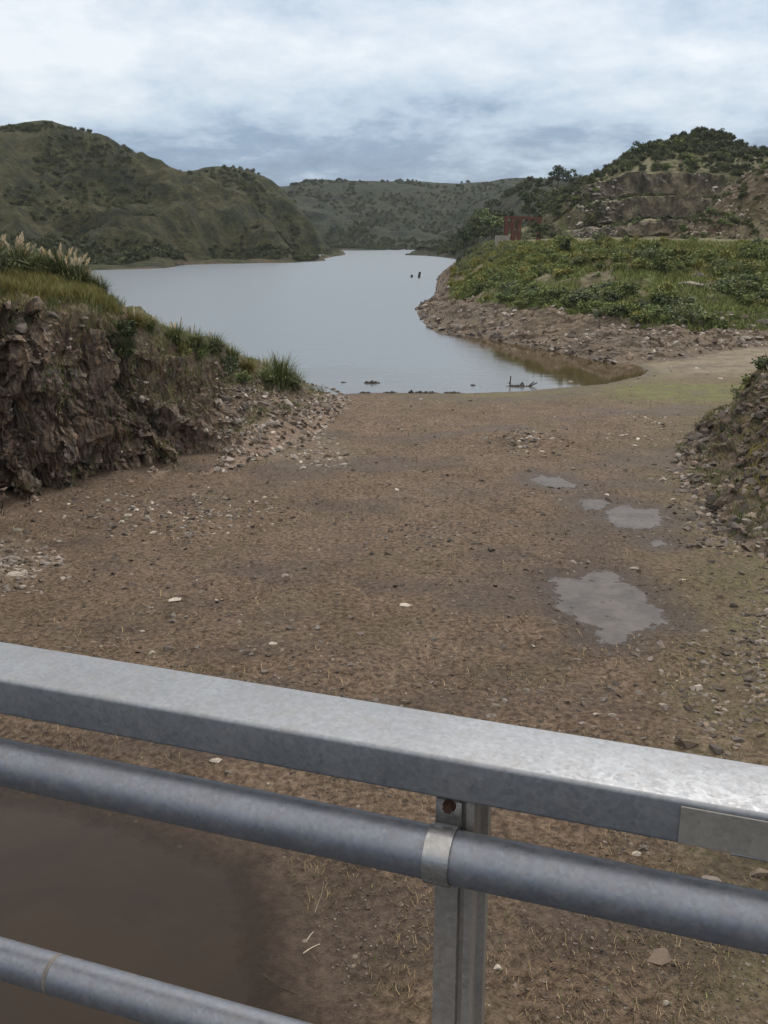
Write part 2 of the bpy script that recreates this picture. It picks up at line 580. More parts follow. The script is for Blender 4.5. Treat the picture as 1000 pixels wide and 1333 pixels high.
wout = wn('ShaderNodeOutputWorld')
sky = wn('ShaderNodeTexSky', sky_type='NISHITA')
sky.sun_disc = False
sky.sun_elevation = SUN_EL
sky.sun_rotation = SUN_AZ
bg1 = wn('ShaderNodeBackground')
bg1.inputs['Strength'].default_value = 0.10
wt.links.new(sky.outputs[0], bg1.inputs['Color'])
tc = wn('ShaderNodeTexCoord')
sepv = wn('ShaderNodeSeparateXYZ')
wt.links.new(tc.outputs['Generated'], sepv.inputs[0])


def wmath(op, a, b=None, clamp=False):
    m = wn('ShaderNodeMath', operation=op, use_clamp=clamp)
    for s, v in zip(m.inputs, (a, b)):
        if v is None:
            continue
        if isinstance(v, (int, float)):
            s.default_value = v
        else:
            wt.links.new(v, s)
    return m.outputs[0]


zc = wmath('ADD', wmath('MAXIMUM', sepv.outputs[2], 0.0), 0.27)
cv = wn('ShaderNodeCombineXYZ')
wt.links.new(wmath('DIVIDE', sepv.outputs[0], zc), cv.inputs[0])
wt.links.new(wmath('DIVIDE', sepv.outputs[1], zc), cv.inputs[1])


def wnoise(scale, detail, rough, dist, off):
    mp = wn('ShaderNodeMapping')
    mp.inputs['Location'].default_value = off
    wt.links.new(cv.outputs[0], mp.inputs['Vector'])
    nd = wn('ShaderNodeTexNoise')
    nd.inputs['Scale'].default_value = scale
    nd.inputs['Detail'].default_value = detail
    nd.inputs['Roughness'].default_value = rough
    nd.inputs['Distortion'].default_value = dist
    wt.links.new(mp.outputs[0], nd.inputs['Vector'])
    return nd.outputs['Fac']


def wramp(fac, stops):
    r = wn('ShaderNodeValToRGB')
    e = r.color_ramp.elements
    while len(e) < len(stops):
        e.new(0.5)
    for el, (p_, c_) in zip(e, stops):
        el.position = p_
        el.color = (*c_, 1)
    wt.links.new(fac, r.inputs['Fac'])
    return r.outputs['Color']


nA = wnoise(1.45, 10, 0.60, 0.15, (3.1, 0.7, 0))
nB = wnoise(4.6, 10, 0.64, 0.15, (7.3, 2.2, 0))
nn = wmath('ADD', wmath('MULTIPLY', nA, 0.64), wmath('MULTIPLY', nB, 0.36))
# the cloud deck is broken and bright overhead, thicker and bluer towards the far horizon
el = wmath('MULTIPLY', sepv.outputs[2], 1.0)
lift = wmath('SUBTRACT', wmath('MULTIPLY', wmath('SUBTRACT', wmath('MINIMUM', wmath('MAXIMUM', el, 0.0), 0.155), 0.100), 3.0), wmath('MULTIPLY', wmath('MINIMUM', wmath('MAXIMUM', wmath('SUBTRACT', el, 0.155), 0.0), 0.10), 1.2))
nn2 = wmath('ADD', nn, lift)
cc = wramp(nn2, [(0.32, (0.140, 0.215, 0.355)), (0.42, (0.225, 0.325, 0.480)), (0.50, (0.440, 0.550, 0.690)), (0.59, (0.640, 0.725, 0.815)), (0.72, (0.90, 0.935, 0.97))])
bg2 = wn('ShaderNodeBackground')
bg2.inputs['Strength'].default_value = 0.80
zen = wramp(el, [(0.0, (1, 1, 1)), (0.24, (1, 1, 1)), (0.55, (2.0, 1.85, 1.68)), (1.0, (2.5, 2.25, 2.0))])
ovc = wn('ShaderNodeMix', data_type='RGBA', blend_type='MIX')
wt.links.new(wramp(el, [(0.0, (0, 0, 0)), (0.22, (0, 0, 0)), (0.42, (0.8, 0.8, 0.8)), (1.0, (0.8, 0.8, 0.8))]), ovc.inputs[0])
wt.links.new(cc, ovc.inputs[6])
ovc.inputs[7].default_value = (0.78, 0.80, 0.82, 1)
zm_ = wn('ShaderNodeMix', data_type='RGBA', blend_type='MULTIPLY')
zm_.inputs[0].default_value = 1.0
wt.links.new(ovc.outputs[2], zm_.inputs[6])
wt.links.new(zen, zm_.inputs[7])
wt.links.new(zm_.outputs[2], bg2.inputs['Color'])
mixs = wn('ShaderNodeMixShader')
mixs.inputs[0].default_value = 0.86
wt.links.new(bg1.outputs[0], mixs.inputs[1])
wt.links.new(bg2.outputs[0], mixs.inputs[2])
wt.links.new(mixs.outputs[0], wout.inputs['Surface'])

sd = bpy.data.lights.new("sun", 'SUN')
sd.energy = 1.5
sd.angle = math.radians(22)
sd.color = (1.0, 0.93, 0.84)
so = bpy.data.objects.new("sun", sd)
COL.objects.link(so)
sdir = Vector((math.sin(SUN_AZ) * math.cos(SUN_EL), math.cos(SUN_AZ) * math.cos(SUN_EL), math.sin(SUN_EL)))
so.rotation_euler = sdir.to_track_quat('Z', 'Y').to_euler()
so.location = (0, 0, 60)

scene.view_settings.view_transform = 'Standard'
scene.view_settings.look = 'None'
scene.view_settings.gamma = 1
scene.view_settings.exposure = 0.38
scene.render.engine = 'CYCLES'
scene.cycles.max_bounces = 5

# ------------------------------------------------------------------ ground with shoreline
def G0(px, py, z=0.0):
    r = ray(px, py)
    s = (z - CAMZ) / r[2]
    return r[:2] * s


shore_px = [(395, 512), (430, 514), (470, 512), (520, 511.5), (560, 512), (600, 512.5), (640, 511), (680, 509.5), (730, 505), (790, 500), (838, 489), (845, 482), (826, 473),
            (770, 467), (720, 456), (660, 446), (620, 437), (590, 434)]
land = [(-90.0, -20.0), (-90.0, 62.0), (-30.0, 63.0), (-12.0, 55.0)] + [tuple(G0(*q)) for q in shore_px] + [(4, 95), (20, 110), (120, 110), (120, -20)]
land = np.array(land)


def sdist(x, y):
    """signed distance to the water's edge, positive on land"""
    p = np.stack([x, y], -1)
    d = np.full(x.shape, 1e9)
    ins = np.zeros(x.shape, bool)
    n = len(land)
    for i in range(n):
        a, b = land[i], land[(i + 1) % n]
        ab = b - a
        t = np.clip(((p - a) @ ab) / (ab @ ab), 0, 1)
        q = a + t[..., None] * ab
        d = np.minimum(d, np.sqrt(((p - q) ** 2).sum(-1)))
        c = (a[1] > y) != (b[1] > y)
        with np.errstate(divide='ignore', invalid='ignore'):
            xi = (b[0] - a[0]) * (y - a[1]) / (b[1] - a[1]) + a[0]
        ins ^= c & (x < xi)
    return np.where(ins, d, -d)


# puddles: outline in photo pixels -> level and polygon
def blob_mask(x, y, poly):
    """approximate signed distance to a polygon, positive inside"""
    p = np.stack([x, y], -1)
    d = np.full(x.shape, 1e9)
    ins = np.zeros(x.shape, bool)
    n = len(poly)
    for i in range(n):
        a, b = poly[i], poly[(i + 1) % n]
        ab = b - a
        t = np.clip(((p - a) @ ab) / (ab @ ab + 1e-9), 0, 1)
        q = a + t[..., None] * ab
        d = np.minimum(d, np.sqrt(((p - q) ** 2).sum(-1)))
        c = (a[1] > y) != (b[1] > y)
        with np.errstate(divide='ignore', invalid='ignore'):
            xi = (b[0] - a[0]) * (y - a[1]) / (b[1] - a[1]) + a[0]
        ins ^= c & (x < xi)
    return np.where(ins, d, -d)


ZP = 0.24
PUDDLES = [
    ("big", [(712, 760), (720, 750), (745, 752), (762, 750), (772, 743), (790, 742), (808, 748), (822, 762), (845, 778), (858, 790), (873, 808), (870, 816), (845, 818), (826, 822), (812, 838), (788, 841), (772, 834), (766, 818), (740, 803), (722, 790), (720, 775)], M_mud),
    ("mid", [(786, 668), (797, 660), (812, 656), (832, 662), (858, 663), (868, 674), (866, 685), (838, 689), (812, 689), (797, 684), (786, 676)], M_mud),
    ("mid2", [(750, 655), (762, 650), (790, 652), (800, 655), (782, 664), (762, 664)], M_mud),
    ("far", [(690, 624), (704, 619), (728, 622), (752, 631), (750, 636), (722, 635), (700, 631)], M_mud),
    ("fleck", [(845, 705), (860, 703), (868, 710), (852, 713)], M_mud),
]
POOL = [(-260, 985), (0, 1008), (120, 1030), (230, 1062), (310, 1095), (352, 1112), (362, 1140), (385, 1166), (392, 1200), (392, 1240), (408, 1275), (415, 1310), (425, 1360), (430, 1500), (-260, 1500)]
ZPOOL = 0.16
ppolys = [(n_, np.array([G0(a, b, ZP) for a, b in pl]), m_) for n_, pl, m_ in PUDDLES]
pool_poly = np.array([G0(a, b, ZPOOL) for a, b in POOL])


def ground_base(x, y):
    d = sdist(x, y)
    z = np.where(d > 0, 0.012 * np.minimum(d, 27) + 0.02, 0.10 * d)
    return np.clip(z, -2.0, 0.345), d


def ground_z(x, y, full=False):
    x = np.asarray(x, float)
    y = np.asarray(y, float)
    z, d = ground_base(x, y)
    p = np.stack([x, y, np.zeros_like(x)], -1)
    lum = 0.075 * fbm(p * 0.35, 3, 3) + 0.045 * fbm(p * 1.6, 4, 9)
    fin = 0.016 * fbm(p * 6.0, 3, 21)
    land_w = sstep(-1.0, 6.0, d)
    z = z + lum * land_w + fin * sstep(0, 3, d)
    # right mud flat stays low and smooth; gentle heap near the shore
    hx, hy = G0(690, 575, 0.2)
    z = z + 0.38 * np.exp(-(((x - hx) / 2.6) ** 2 + ((y - hy) / 1.5) ** 2)) * (0.7 + 0.6 * fbm(p * 0.9, 3, 5))
    wet = np.zeros_like(x)
    edge = 0.26 * fbm(p * 1.5, 6, 31, 0.62)
    sdp = np.full(x.shape, -1e9)
    for nme, poly, _ in ppolys:
        sdp = np.maximum(sdp, blob_mask(x, y, poly) + edge * (1.0 if nme == "big" else 0.6))
    k = sstep(0.9, 0.3, -sdp)                           # 1 near and inside
    target = ZP + np.where(sdp > 0, -0.03 * sstep(0, 0.35, sdp) - 0.003 + 0.032 * np.clip(fbm(p * 2.6, 4, 33), 0, 1) * sstep(0.05, 0.3, sdp), 0.012 + 0.06 * sstep(0, 0.9, -sdp)) + fin * 0.9
    z = z * (1 - k) + target * k
    wet = np.maximum(wet, sstep(-1.3, 0.0, sdp + 0.5 * edge) * 1.0)
    sdp = blob_mask(x, y, pool_poly) + 0.16 * fbm(p * 1.3, 4, 41)
    k = sstep(1.3, 0.3, -sdp)
    target = ZPOOL + np.where(sdp > 0, -0.11 * sstep(-0.1, 1.3, sdp) - 0.001 + 0.012 * fbm(p * 1.1, 4, 43), 0.006 + 0.08 * sstep(0, 1.3, -sdp)) + fin * 0.8
    z = z * (1 - k) + target * k
    wet = np.maximum(wet, sstep(-1.1, 0.2, sdp + 0.2 * fbm(p * 2.0, 3, 44)) * 0.9)
    if not full:
        return z
    # damp patches with their own outline
    wp = sstep(0.05, 0.40, fbm(p * np.array([0.16, 0.26, 1]) + 4.0, 5, 61)) * 0.8
    for ax, ay, rx, ry, am in ((350, 745, 95, 17, .75), (235, 790, 70, 10, .6), (470, 660, 70, 13, .6), (610, 640, 60, 9, .45), (330, 850, 120, 16, .5), (640, 880, 90, 20, .55), (150, 740, 60, 9, .4), (560, 770, 80, 10, .45)):
        wx, wy = G0(ax, ay, 0.3)
        dwx = rx / F * wy * 1.05
        dwy = abs(G0(ax, ay - ry, 0.3)[1] - wy)
        wn_ = 0.7 * fbm(p * 0.9 + 7.0, 4, 63)
        wet = np.maximum(wet, am * sstep(1.2, 0.2, np.hypot((x - wx) / dwx, (y - wy) / dwy) + wn_))
    sx, sy = G0(780, 720, 0.3)
    ch = np.exp(-(((x - sx) / 1.0) ** 2 + ((y - sy) / 3.0) ** 2)) * 0.6
    wet = np.clip(np.maximum(np.maximum(wet, wp * 0.8), ch), 0, 1) * sstep(-2, 2, d)
    wet = np.maximum(wet, sstep(0.9, 0.1, d) * 0.8)
    px, py = project(np.stack([x, y, z], -1))
    green = sstep(5, 0.5, d) * 0.5 * sstep(480, 620, px)
    gx, gy = G0(905, 507, 0.2)
    green = np.maximum(green, np.exp(-(((x - gx) / 5.0) ** 2 + ((y - gy) / 3.5) ** 2)) * 1.3)
    green = np.maximum(green, 0.35 * sstep(760, 1000, px) * sstep(-30, 60, x * 6))
    pale = sstep(770, 900, px) * sstep(497, 480, py) * sstep(425, 445, py)
    pale = np.maximum(pale, 0.35 * sstep(30, 75, 110 - np.hypot((px - 400) * 1.0, (py - 585) * 1.6)))
    pale = np.maximum(pale, 0.3 * sstep(20, 60, 90 - np.hypot((px - 0) * 1.0, (py - 735) * 1.6)))
    return z, wet, np.clip(green, 0, 1), np.clip(pale, 0, 1)


def Gd(px, py):
    """ground point under a photo pixel"""
    z = 0.2
    for _ in range(4):
        x, y = G0(px, py, z)
        z = float(ground_z(np.array([x]), np.array([y]))[0])
    return np.array([x, y, z])


nvg, nsg = 760, 640
yy = 4.0 * (100.0 / 4.0) ** np.linspace(0, 1, nvg)
uu = np.linspace(-1, 1, nsg)
uu = np.sign(uu) * np.abs(uu) ** 1.25
gx_ = uu[None, :] * (9.0 + yy[:, None] * 0.75)
gy_ = np.repeat(yy[:, None], nsg, 1)
gz_, gw_, gg_, gp_ = ground_z(gx_, gy_, True)
ground = link("ground", mesh_np("ground", np.stack([gx_, gy_, gz_], -1).reshape(-1, 3), gridfaces(nvg, nsg), M_ground, True, {"wet": gw_, "green": gg_, "pale": gp_}))
tag(ground, "bare brown stony floor of the drained channel running down to the lake", "ground", None, "structure")
V = np.array([(-1500, -50, -2.6), (1500, -50, -2.6), (1500, 1480, -2.6), (-1500, 1480, -2.6)])
bed = link("terrain", mesh_np("terrain", V, [[0, 1, 2, 3]], M_ground, False, {"wet": np.zeros(4), "green": np.zeros(4), "pale": np.zeros(4)}))
tag(bed, "wide earth underlying the valley and the lake bed", "ground", None, "structure")

# lake surface: a grid so that sheltered water near the right bank can be calm, with the bank's brown reflection tinted in
ly = 40 * (1500 / 40) ** np.linspace(0, 1, 160)
lu = np.linspace(-1, 1, 200)
lx_ = lu[None, :] * (30 + ly[:, None] * 0.9)
ly_ = np.repeat(ly[:, None], 200, 1)
lpx, lpy = project(np.stack([lx_, ly_, np.zeros_like(lx_)], -1))
wob = 14 * fbm(np.stack([lx_ * 0.15, ly_ * 0.05, 0 * lx_], -1), 3, 77)
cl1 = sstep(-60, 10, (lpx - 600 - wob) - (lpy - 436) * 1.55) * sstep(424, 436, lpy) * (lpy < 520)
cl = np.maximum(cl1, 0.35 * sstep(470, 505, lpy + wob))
lake = link("lake", mesh_np("lake", np.stack([lx_, ly_, np.zeros_like(lx_)], -1).reshape(-1, 3), gridfaces(160, 200), M_lake, True, {"calm": cl}))
tag(lake, "calm grey-blue reservoir lake reflecting the overcast sky between the hills", "lake", None, "structure")


def water_sheet(name, poly, z, mat, cell):
    """level water surface over a hollow of the ground; each vertex knows how deep the water under it is"""
    lo, hi = poly.min(0) - 0.6, poly.max(0) + 0.6
    lo[0] = max(lo[0], -14.0); lo[1] = max(lo[1], 4.2)
    nx, ny = int((hi[0] - lo[0]) / cell) + 2, int((hi[1] - lo[1]) / cell) + 2
    X, Y = np.meshgrid(np.linspace(lo[0], hi[0], nx), np.linspace(lo[1], hi[1], ny))
    dep = z - ground_z(X, Y)
    Fq = gridfaces(ny, nx)
    near = blob_mask(X, Y, poly).ravel() > -0.45
    keep = (dep.ravel()[Fq].max(1) > -0.004) & near[Fq].any(1)
    Fq = Fq[keep]
    used = np.unique(Fq)
    rm = np.full(nx * ny, -1); rm[used] = np.arange(len(used))
    V = np.stack([X.ravel(), Y.ravel(), np.full(nx * ny, z)], 1)[used]
    return link(name, mesh_np(name, V, rm[Fq], mat, True, {"depth": np.maximum(dep.ravel()[used], 0)}))


PL = {"big": "large grey silty puddle in the middle of the dirt to the right", "mid": "grey puddle beside the foot of the right rubble bank",
      "mid2": "small grey puddle touching the puddle near the right rubble bank", "far": "thin long grey puddle lying farthest out toward the lake",
      "fleck": "tiny wet fleck between the large puddle and the rubble bank"}
for ip_, (nme, poly, m_) in enumerate(ppolys):
    p_ = water_sheet("puddle", poly, ZP + 0.002 * ip_, m_, 0.035)
    tag(p_, PL[nme], "puddle", None, "structure")
pl_ = water_sheet("pool", pool_poly, ZPOOL, M_pool, 0.06)
tag(pl_, "dark brown murky pool directly below the railing", "pool", None, "structure")

# ------------------------------------------------------------------ terrain lofts
def emit(name, Gr, mat, attrs, label, cat, smooth=True):
    nv, ns = Gr.shape[:2]
    o = link(name, mesh_np(name, Gr.reshape(-1, 3), gridfaces(nv, ns), mat, smooth, attrs))
    tag(o, label, cat, None, "structure")
    return o


def off(rows, d, dz):
    return [np.array([r[0], r[1] + d, r[2] + dz]) for r in rows]


# --- left rock bank -----------------------------------------------------------
gb = [(-20, 712), (60, 668), (120, 648), (185, 640), (262, 628), (335, 606), (405, 574), (450, 544), (466, 520)]
base = [np.array([-9.6, 12.0, -0.1])] + [Gd(*q) - np.array([0, 0, 0.25]) for q in gb] + [np.array([-4.5, 55.5, -0.3]), np.array([-20, 60, -0.6])]
tal = [np.array([-10.0, 12.0, 0.6]), P(-20, 662, 26.0), P(42, 645, 28.0), P(112, 634, 29.6), P(182, 596, 32.4), P(246, 594, 33.0), P(312, 556, 36.0), P(378, 534, 40.2), P(425, 526, 44.5), P(446, 515, 49.6), np.array([-5.5, 54.3, 0.05]), np.array([-20, 58, 0.3])]
face = [np.array([-12.5, 12.0, 6.4]), P(-60, 392, 27.4), P(10, 398, 28.8), P(82, 412, 30.6), P(150, 436, 33.2), P(224, 478, 35.6), P(296, 500, 38.8), P(358, 503, 42.6), P(405, 514, 46.8), P(434, 513.6, 51.0), np.array([-6.5, 53.6, 0.12]), np.array([-20, 56, 1.2])]
crest = [np.array([-14.0, 12.0, 7.0]), P(-60, 362, 28.4), P(2, 374, 29.8), P(72, 388, 31.8), P(146, 398, 34.6), P(214, 424, 37.6), P(284, 448, 41.0), P(340, 478, 44.6), P(390, 506, 48.5), P(426, 513, 52.0), np.array([-7.2, 53.2, 0.15]), np.array([-20, 53, 4.0])]
bk = [np.array([-24, 12, 7.3]), P(-60, 345, 37), P(-6, 348, 38), P(58, 352, 39.5), P(130, 385, 38.0), P(200, 424, 40), P(276, 450, 43), P(334, 481, 46.5), P(386, 511, 50.3), P(420, 514, 52.6), np.array([-8.5, 53.2, 0.12]), np.array([-22, 50, 6.3])]
bk2 = [np.array([-60, 12, 7.2]), np.array([-60, 36, 7]), np.array([-30, 54, 4.5]), np.array([-24, 56, 2.5]), np.array([-18.5, 50, 0.6])] + off(bk[5:10], 5.0, -1.6)[0:5] + [np.array([-10, 56, -0.6]), np.array([-60, 46, 6.6])]
for i in range(5, 10):
    bk2[i][2] = -0.5
bk3 = [np.array([-61, 13, -1]), np.array([-61, 40, -1]), np.array([-30, 62, -1]), np.array([-24, 62, -1]), np.array([-18, 58, -1])] + off(bk2[5:10], 3, -1) + [np.array([-10, 60, -1.5]), np.array([-60, 60, -1])]
Gl, vv, tt = loft([base, tal, face, crest, bk, bk2, bk3], 760, [16, 130, 60, 40, 16, 6], dens=[0.5, 1.2, 1.2, 1.2, 1.2, 1.2, 1, 0.8, 0.5, 0.2, 0.3])
nrm = grid_normals(Gl)
nrm = np.where((nrm[..., 0:1] * 1.0 + nrm[..., 2:3] * 1.0 - nrm[..., 1:2] * 0.6) < 0, -nrm, nrm)
V3 = np.repeat(vv[:, None], Gl.shape[1], 1)
T3 = np.repeat(tt[None, :], Gl.shape[0], 0)
endw = sstep(9.2, 6.3, T3)
wf = sstep(0.35, 1.15, V3) * sstep(2.45, 1.9, V3) * endw        # vertical rock face
wu = sstep(1.7, 2.2, V3) * sstep(4.6, 3.4, V3)                  # grassy shoulder
fadeR = sstep(6.3, 4.9, T3)                                     # the right half of the bank is more soil than rock
wr = wf * (0.10 + 0.90 * fadeR)
q = Gl.copy()
q = q + 0.16 * np.stack([fbm(Gl * 0.7, 3, 101), fbm(Gl * 0.7, 3, 102), fbm(Gl * 0.7, 3, 103)], -1)
tl = np.stack([q[..., 0] + 0.18 * q[..., 2], q[..., 1] - 0.12 * q[..., 2], q[..., 2] + 0.15 * q[..., 0]], -1)
_, _, c1 = vor(tl * np.array([0.80, 0.90, 0.28]), 5)
f1, f2, c2 = vor(tl * np.array([1.7, 1.9, 1.1]), 6)
_, _, c3 = vor(tl * np.array([4.2, 4.0, 2.6]), 7)
crev = fbm(np.stack([tl[..., 0] * 0.5, tl[..., 1] * 0.5, tl[..., 2] * 0.12], -1), 4, 110, ridged=True)
disp = wr * (1.15 * (c1 - 0.45) + 0.60 * (c2 - 0.5) + 0.24 * (c3 - 0.5) - 0.85 * sstep(0.60, 1.10, crev)) + (wf * 0.35 + wu * 0.30) * fbm(Gl * 0.8, 4, 120)
disp = disp + (wf + wu) * 0.05 * fbm(Gl * 5.0, 3, 130)
for hx_, hy_, hr_, hd_ in ((262, 590, 26, 1.1), (92, 520, 22, 0.9), (40, 610, 30, 0.7)):      # dark hollows undercut into the rock
    a_, b_ = project(Gl)
    disp = disp - hd_ * np.exp(-(((a_ - hx_) / hr_) ** 2 + ((b_ - hy_) / (hr_ * 1.0 if hx_ > 200 else hr_ * 2.0)) ** 2)) * wf
Gl = Gl + nrm * disp[..., None]
slope = np.abs(grid_normals(Gl)[..., 2])
veg = np.clip((sstep(1.75, 2.15, V3) * 0.45 + sstep(2.6, 3.0, V3) * 0.5) * (0.55 + 0.6 * slope) + 0.25 * wf * sstep(0.55, 0.85, slope), 0, 1) * endw
soil = np.clip(sstep(0.9, 0.3, V3) + (1 - fadeR) * 1.1 * sstep(2.4, 1.6, V3) + 0.55 * sstep(2.6, 1.2, T3) + sstep(2.0, 2.6, V3) * 0.55 + sstep(0.6, 0.9, slope) * 0.5, 0, 1)
VLEFT = V3.copy()
left_bank = emit("cliff", Gl, M_cliff, {"veg": veg, "soil": soil}, "steep reddish-brown broken rock cliff along the channel, grassy on top", "cliff", False)

# --- right rubble bank ----------------------------------------------------------
rb = [(1010, 775), (935, 700), (890, 648), (872, 606), (884, 572), (932, 533), (985, 514)]
rbase = [np.array([8.8, 8.0, -0.1])] + [Gd(*q_) - np.array([0, 0, 0.2]) for q_ in rb] + [np.array([32.0, 55.0, -0.1])]
rmid = [np.array([11, 8, 2.6]), np.array([11.2, 21.5, 1.7]), np.array([11.5, 26, 1.45]), np.array([11.9, 30, 1.2]), np.array([12.6, 35, 0.85]), np.array([13.6, 38.8, 0.7]), np.array([17.5, 44.5, 0.7]), np.array([22, 47.6, 0.7]), np.array([31, 50, 0.9])]
rcre = [np.array([14.5, 8, 5.8]), np.array([15, 22, 5.2]), np.array([15, 26.5, 4.6]), np.array([14.6, 31, 3.9]), np.array([14.6, 36, 3.0]), np.array([15.4, 39.4, 2.2]), np.array([18.5, 42.6, 1.55]), np.array([23, 45, 1.7]), np.array([30, 45, 2.6])]
rbk = [np.array([40, 8, 6.4]), np.array([40, 22, 6]), np.array([40, 26, 5.5]), np.array([40, 31, 5]), np.array([40, 35, 4.5]), np.array([40, 37, 4]), np.array([40, 39, 3.5]), np.array([40, 40, 3.4]), np.array([40, 41, 3.2])]
Gr_, vv, tt = loft([rbase, rmid, rcre, rbk], 420, [70, 70, 30])
nrm = grid_normals(Gr_)
nrm = np.where(nrm[..., 2:3] < 0, -nrm, nrm)
V3 = np.repeat(vv[:, None], Gr_.shape[1], 1)
w_ = sstep(0.0, 0.35, V3)
_, _, c1 = vor(Gr_ * np.array([1.1, 1.1, 1.4]), 15)
_, _, c2 = vor(Gr_ * 3.2, 16)
Gr_ = Gr_ + nrm * (w_ * (0.30 * (c1 - 0.5) + 0.14 * (c2 - 0.5)) + w_ * 0.42 * fbm(Gr_ * 0.6, 4, 17))[..., None]
veg = np.clip(0.05 + sstep(1.5, 2.2, V3) * 0.5 + 0.4 * fbm(Gr_ * 0.4, 3, 18), 0, 1) * sstep(0.1, 0.5, V3)
soil = np.clip(0.35 + sstep(0.4, 0.0, V3) + 0.5 * fbm(Gr_ * 0.5, 3, 19), 0, 1)
emit("bank", Gr_, M_scree, {"veg": veg, "soil": soil}, "dark rubble-strewn embankment rising beside the channel, low plants on top", "bank", False)

# --- right shore and shrub slope -----------------------------------------------------
def Z0(px, py, z=0.0):
    a = G0(px, py, z)
    return np.array([a[0], a[1], z])


sh = [Z0(604, 337), Z0(574, 357), Z0(566, 384), Z0(543, 402), Z0(566, 431), Z0(640, 442), Z0(720, 457), Z0(800, 472, 0.05), Z0(870, 466, 0.2), Z0(940, 455, 0.25), Z0(1010, 448, 0.3), Z0(1160, 444, 0.3)]
sh0 = [s_ * np.array([1, 1, 0]) + np.array([-1.5 if i < 5 else 0, -2.5 if i > 2 else 0, -0.55]) for i, s_ in enumerate(sh)]
vg_ = [P(608, 331, 245), P(594, 348, 190), P(590, 368, 141), P(590, 386, 119), P(610, 390, 99), P(660, 394, 88), P(720, 402, 80), P(790, 415, 74), P(870, 422, 73), P(940, 426, 75), P(1010, 431, 76), P(1160, 428, 76)]
pt = [P(616, 322, 255), P(630, 321, 205), P(644, 319, 160), P(664, 319, 140), P(694, 319, 122), P(734, 319, 110), P(784, 319, 103), P(844, 319, 98), P(904, 319, 96), P(964, 319, 95), P(1024, 319, 94), P(1164, 318, 92)]
pb = [p_ + np.array([p_[0] * 0.6, 95.0, 0.35]) for p_ in pt]
Gp, vv, tt = loft([sh0, sh, vg_, pt, pb], 520, [8, 60, 130, 40])
V3 = np.repeat(vv[:, None], Gp.shape[1], 1)
w_ = sstep(1.0, 1.6, V3)
_, _, c1 = vor(Gp * np.array([0.5, 0.5, 0.8]), 25)
_, _, c2 = vor(Gp * np.array([1.3, 1.3, 1.6]), 26)
wb = sstep(0.9, 1.25, V3) * sstep(2.5, 1.9, V3)
Gp[..., 2] += w_ * (0.75 * fbm(Gp * 0.12, 4, 27) + 0.55 * fbm(Gp * 0.33, 3, 37)) * (0.35 + 0.65 * sstep(3.05, 2.6, V3)) + wb * (0.42 * (c1 - 0.4) + 0.22 * (c2 - 0.5)) + sstep(0.8, 1.1, V3) * 0.18 * fbm(Gp * 0.5, 3, 28)
veg = np.clip(sstep(1.75, 2.1, V3 + 0.35 * fbm(Gp * 0.10, 3, 29)) * (0.75 + 0.9 * fbm(Gp * 0.16, 3, 39)), 0, 1)
soil = np.clip(0.6 + 0.8 * fbm(Gp * 0.2, 3, 30), 0, 1)
emit("slope", Gp, M_shore, {"veg": veg, "soil": soil}, "shrub-covered slope with bare stony edge across the water on the far bank", "slope", False)
SLOPE = (Gp.copy(), V3.copy())

# --- hills -------------------------------------------------------------------------
def prow(pts):
    return [P(*p_) for p_ in pts]


def hill(name, rows, ns, nvs, mat, amp, sc, seed, shore_v, label, ridge_i, ridge_amp=1.0):
    Gh, vv, tt = loft(rows, ns, nvs, smooth_v=True)
    V3 = np.repeat(vv[:, None], ns, 1)
    v_lo = 1.9 if ridge_i == 4 else 1.05
    wm = np.sin(np.clip((V3 - v_lo) / (ridge_i - v_lo), 0, 1) * PI)
    wm = np.where(V3 > ridge_i, 0.0, wm)
    sp3 = Gh * np.array([1, 0.8, 0.5]) / sc
    rn = fbm(sp3, 4, seed, ridged=True)
    d = amp * wm * np.clip((rn - np.percentile(rn, 80)) * 0.55, -1.0, 0.12) + sstep(0.05, 0.4, V3) * ridge_amp * fbm(Gh / (sc * 0.22), 4, seed + 50)
    Gh[..., 2] += d
    shore = sstep(shore_v, shore_v * 0.4, V3 + shore_v * 0.5 * fbm(Gh / (sc * 0.15), 3, seed + 70))
    emit(name, Gh, mat, {"shore": shore}, label, "hill")
    return Gh, V3, rn


Afoot = [P(-420, 372, 190), P(-150, 364, 205), P(20, 356, 222), P(140, 352.5, 236), P(215, 349, 250), P(240, 345.5, 275), P(330, 343, 292), P(418, 341.5, 302), P(424, 336.5, 355), P(450, 331, 420)]
Amid0 = [P(-420, 350, 198), P(-150, 342, 214), P(20, 336, 232), P(140, 341, 247), P(215, 336, 262), P(250, 335, 285), P(330, 334, 300), P(405, 337, 312), P(418, 331, 366), P(446, 327, 428)]
Amid = [P(-420, 270, 280), P(-150, 262, 295), P(20, 255, 310), P(130, 262, 325), P(210, 270, 340), P(270, 275, 350), P(330, 283, 362), P(365, 292, 380), P(398, 310, 412), P(432, 326, 445)]
Aridge = [P(-420, 160, 400), P(-150, 196, 400), P(0, 168, 405), P(58, 156.5, 410), P(110, 172, 420), P(185, 203, 440), P(236, 222, 455), P(302, 218.5, 465), P(358, 243, 485), P(424, 321, 470)]
Aback = [p_ + np.array([0, 160, -45]) for p_ in Aridge]
Aback[-1][2] = -3
GA, VA, DA = hill("hill", [off(Afoot, -6, -1.5), Afoot, Amid0, Amid, Aridge, Aback], 520, [6, 14, 90, 110, 14], M_hillA, 44, 80, 201, 1.9, "tall green-brown hill with a rounded summit on the lake's far left shore", 4, 0.7)

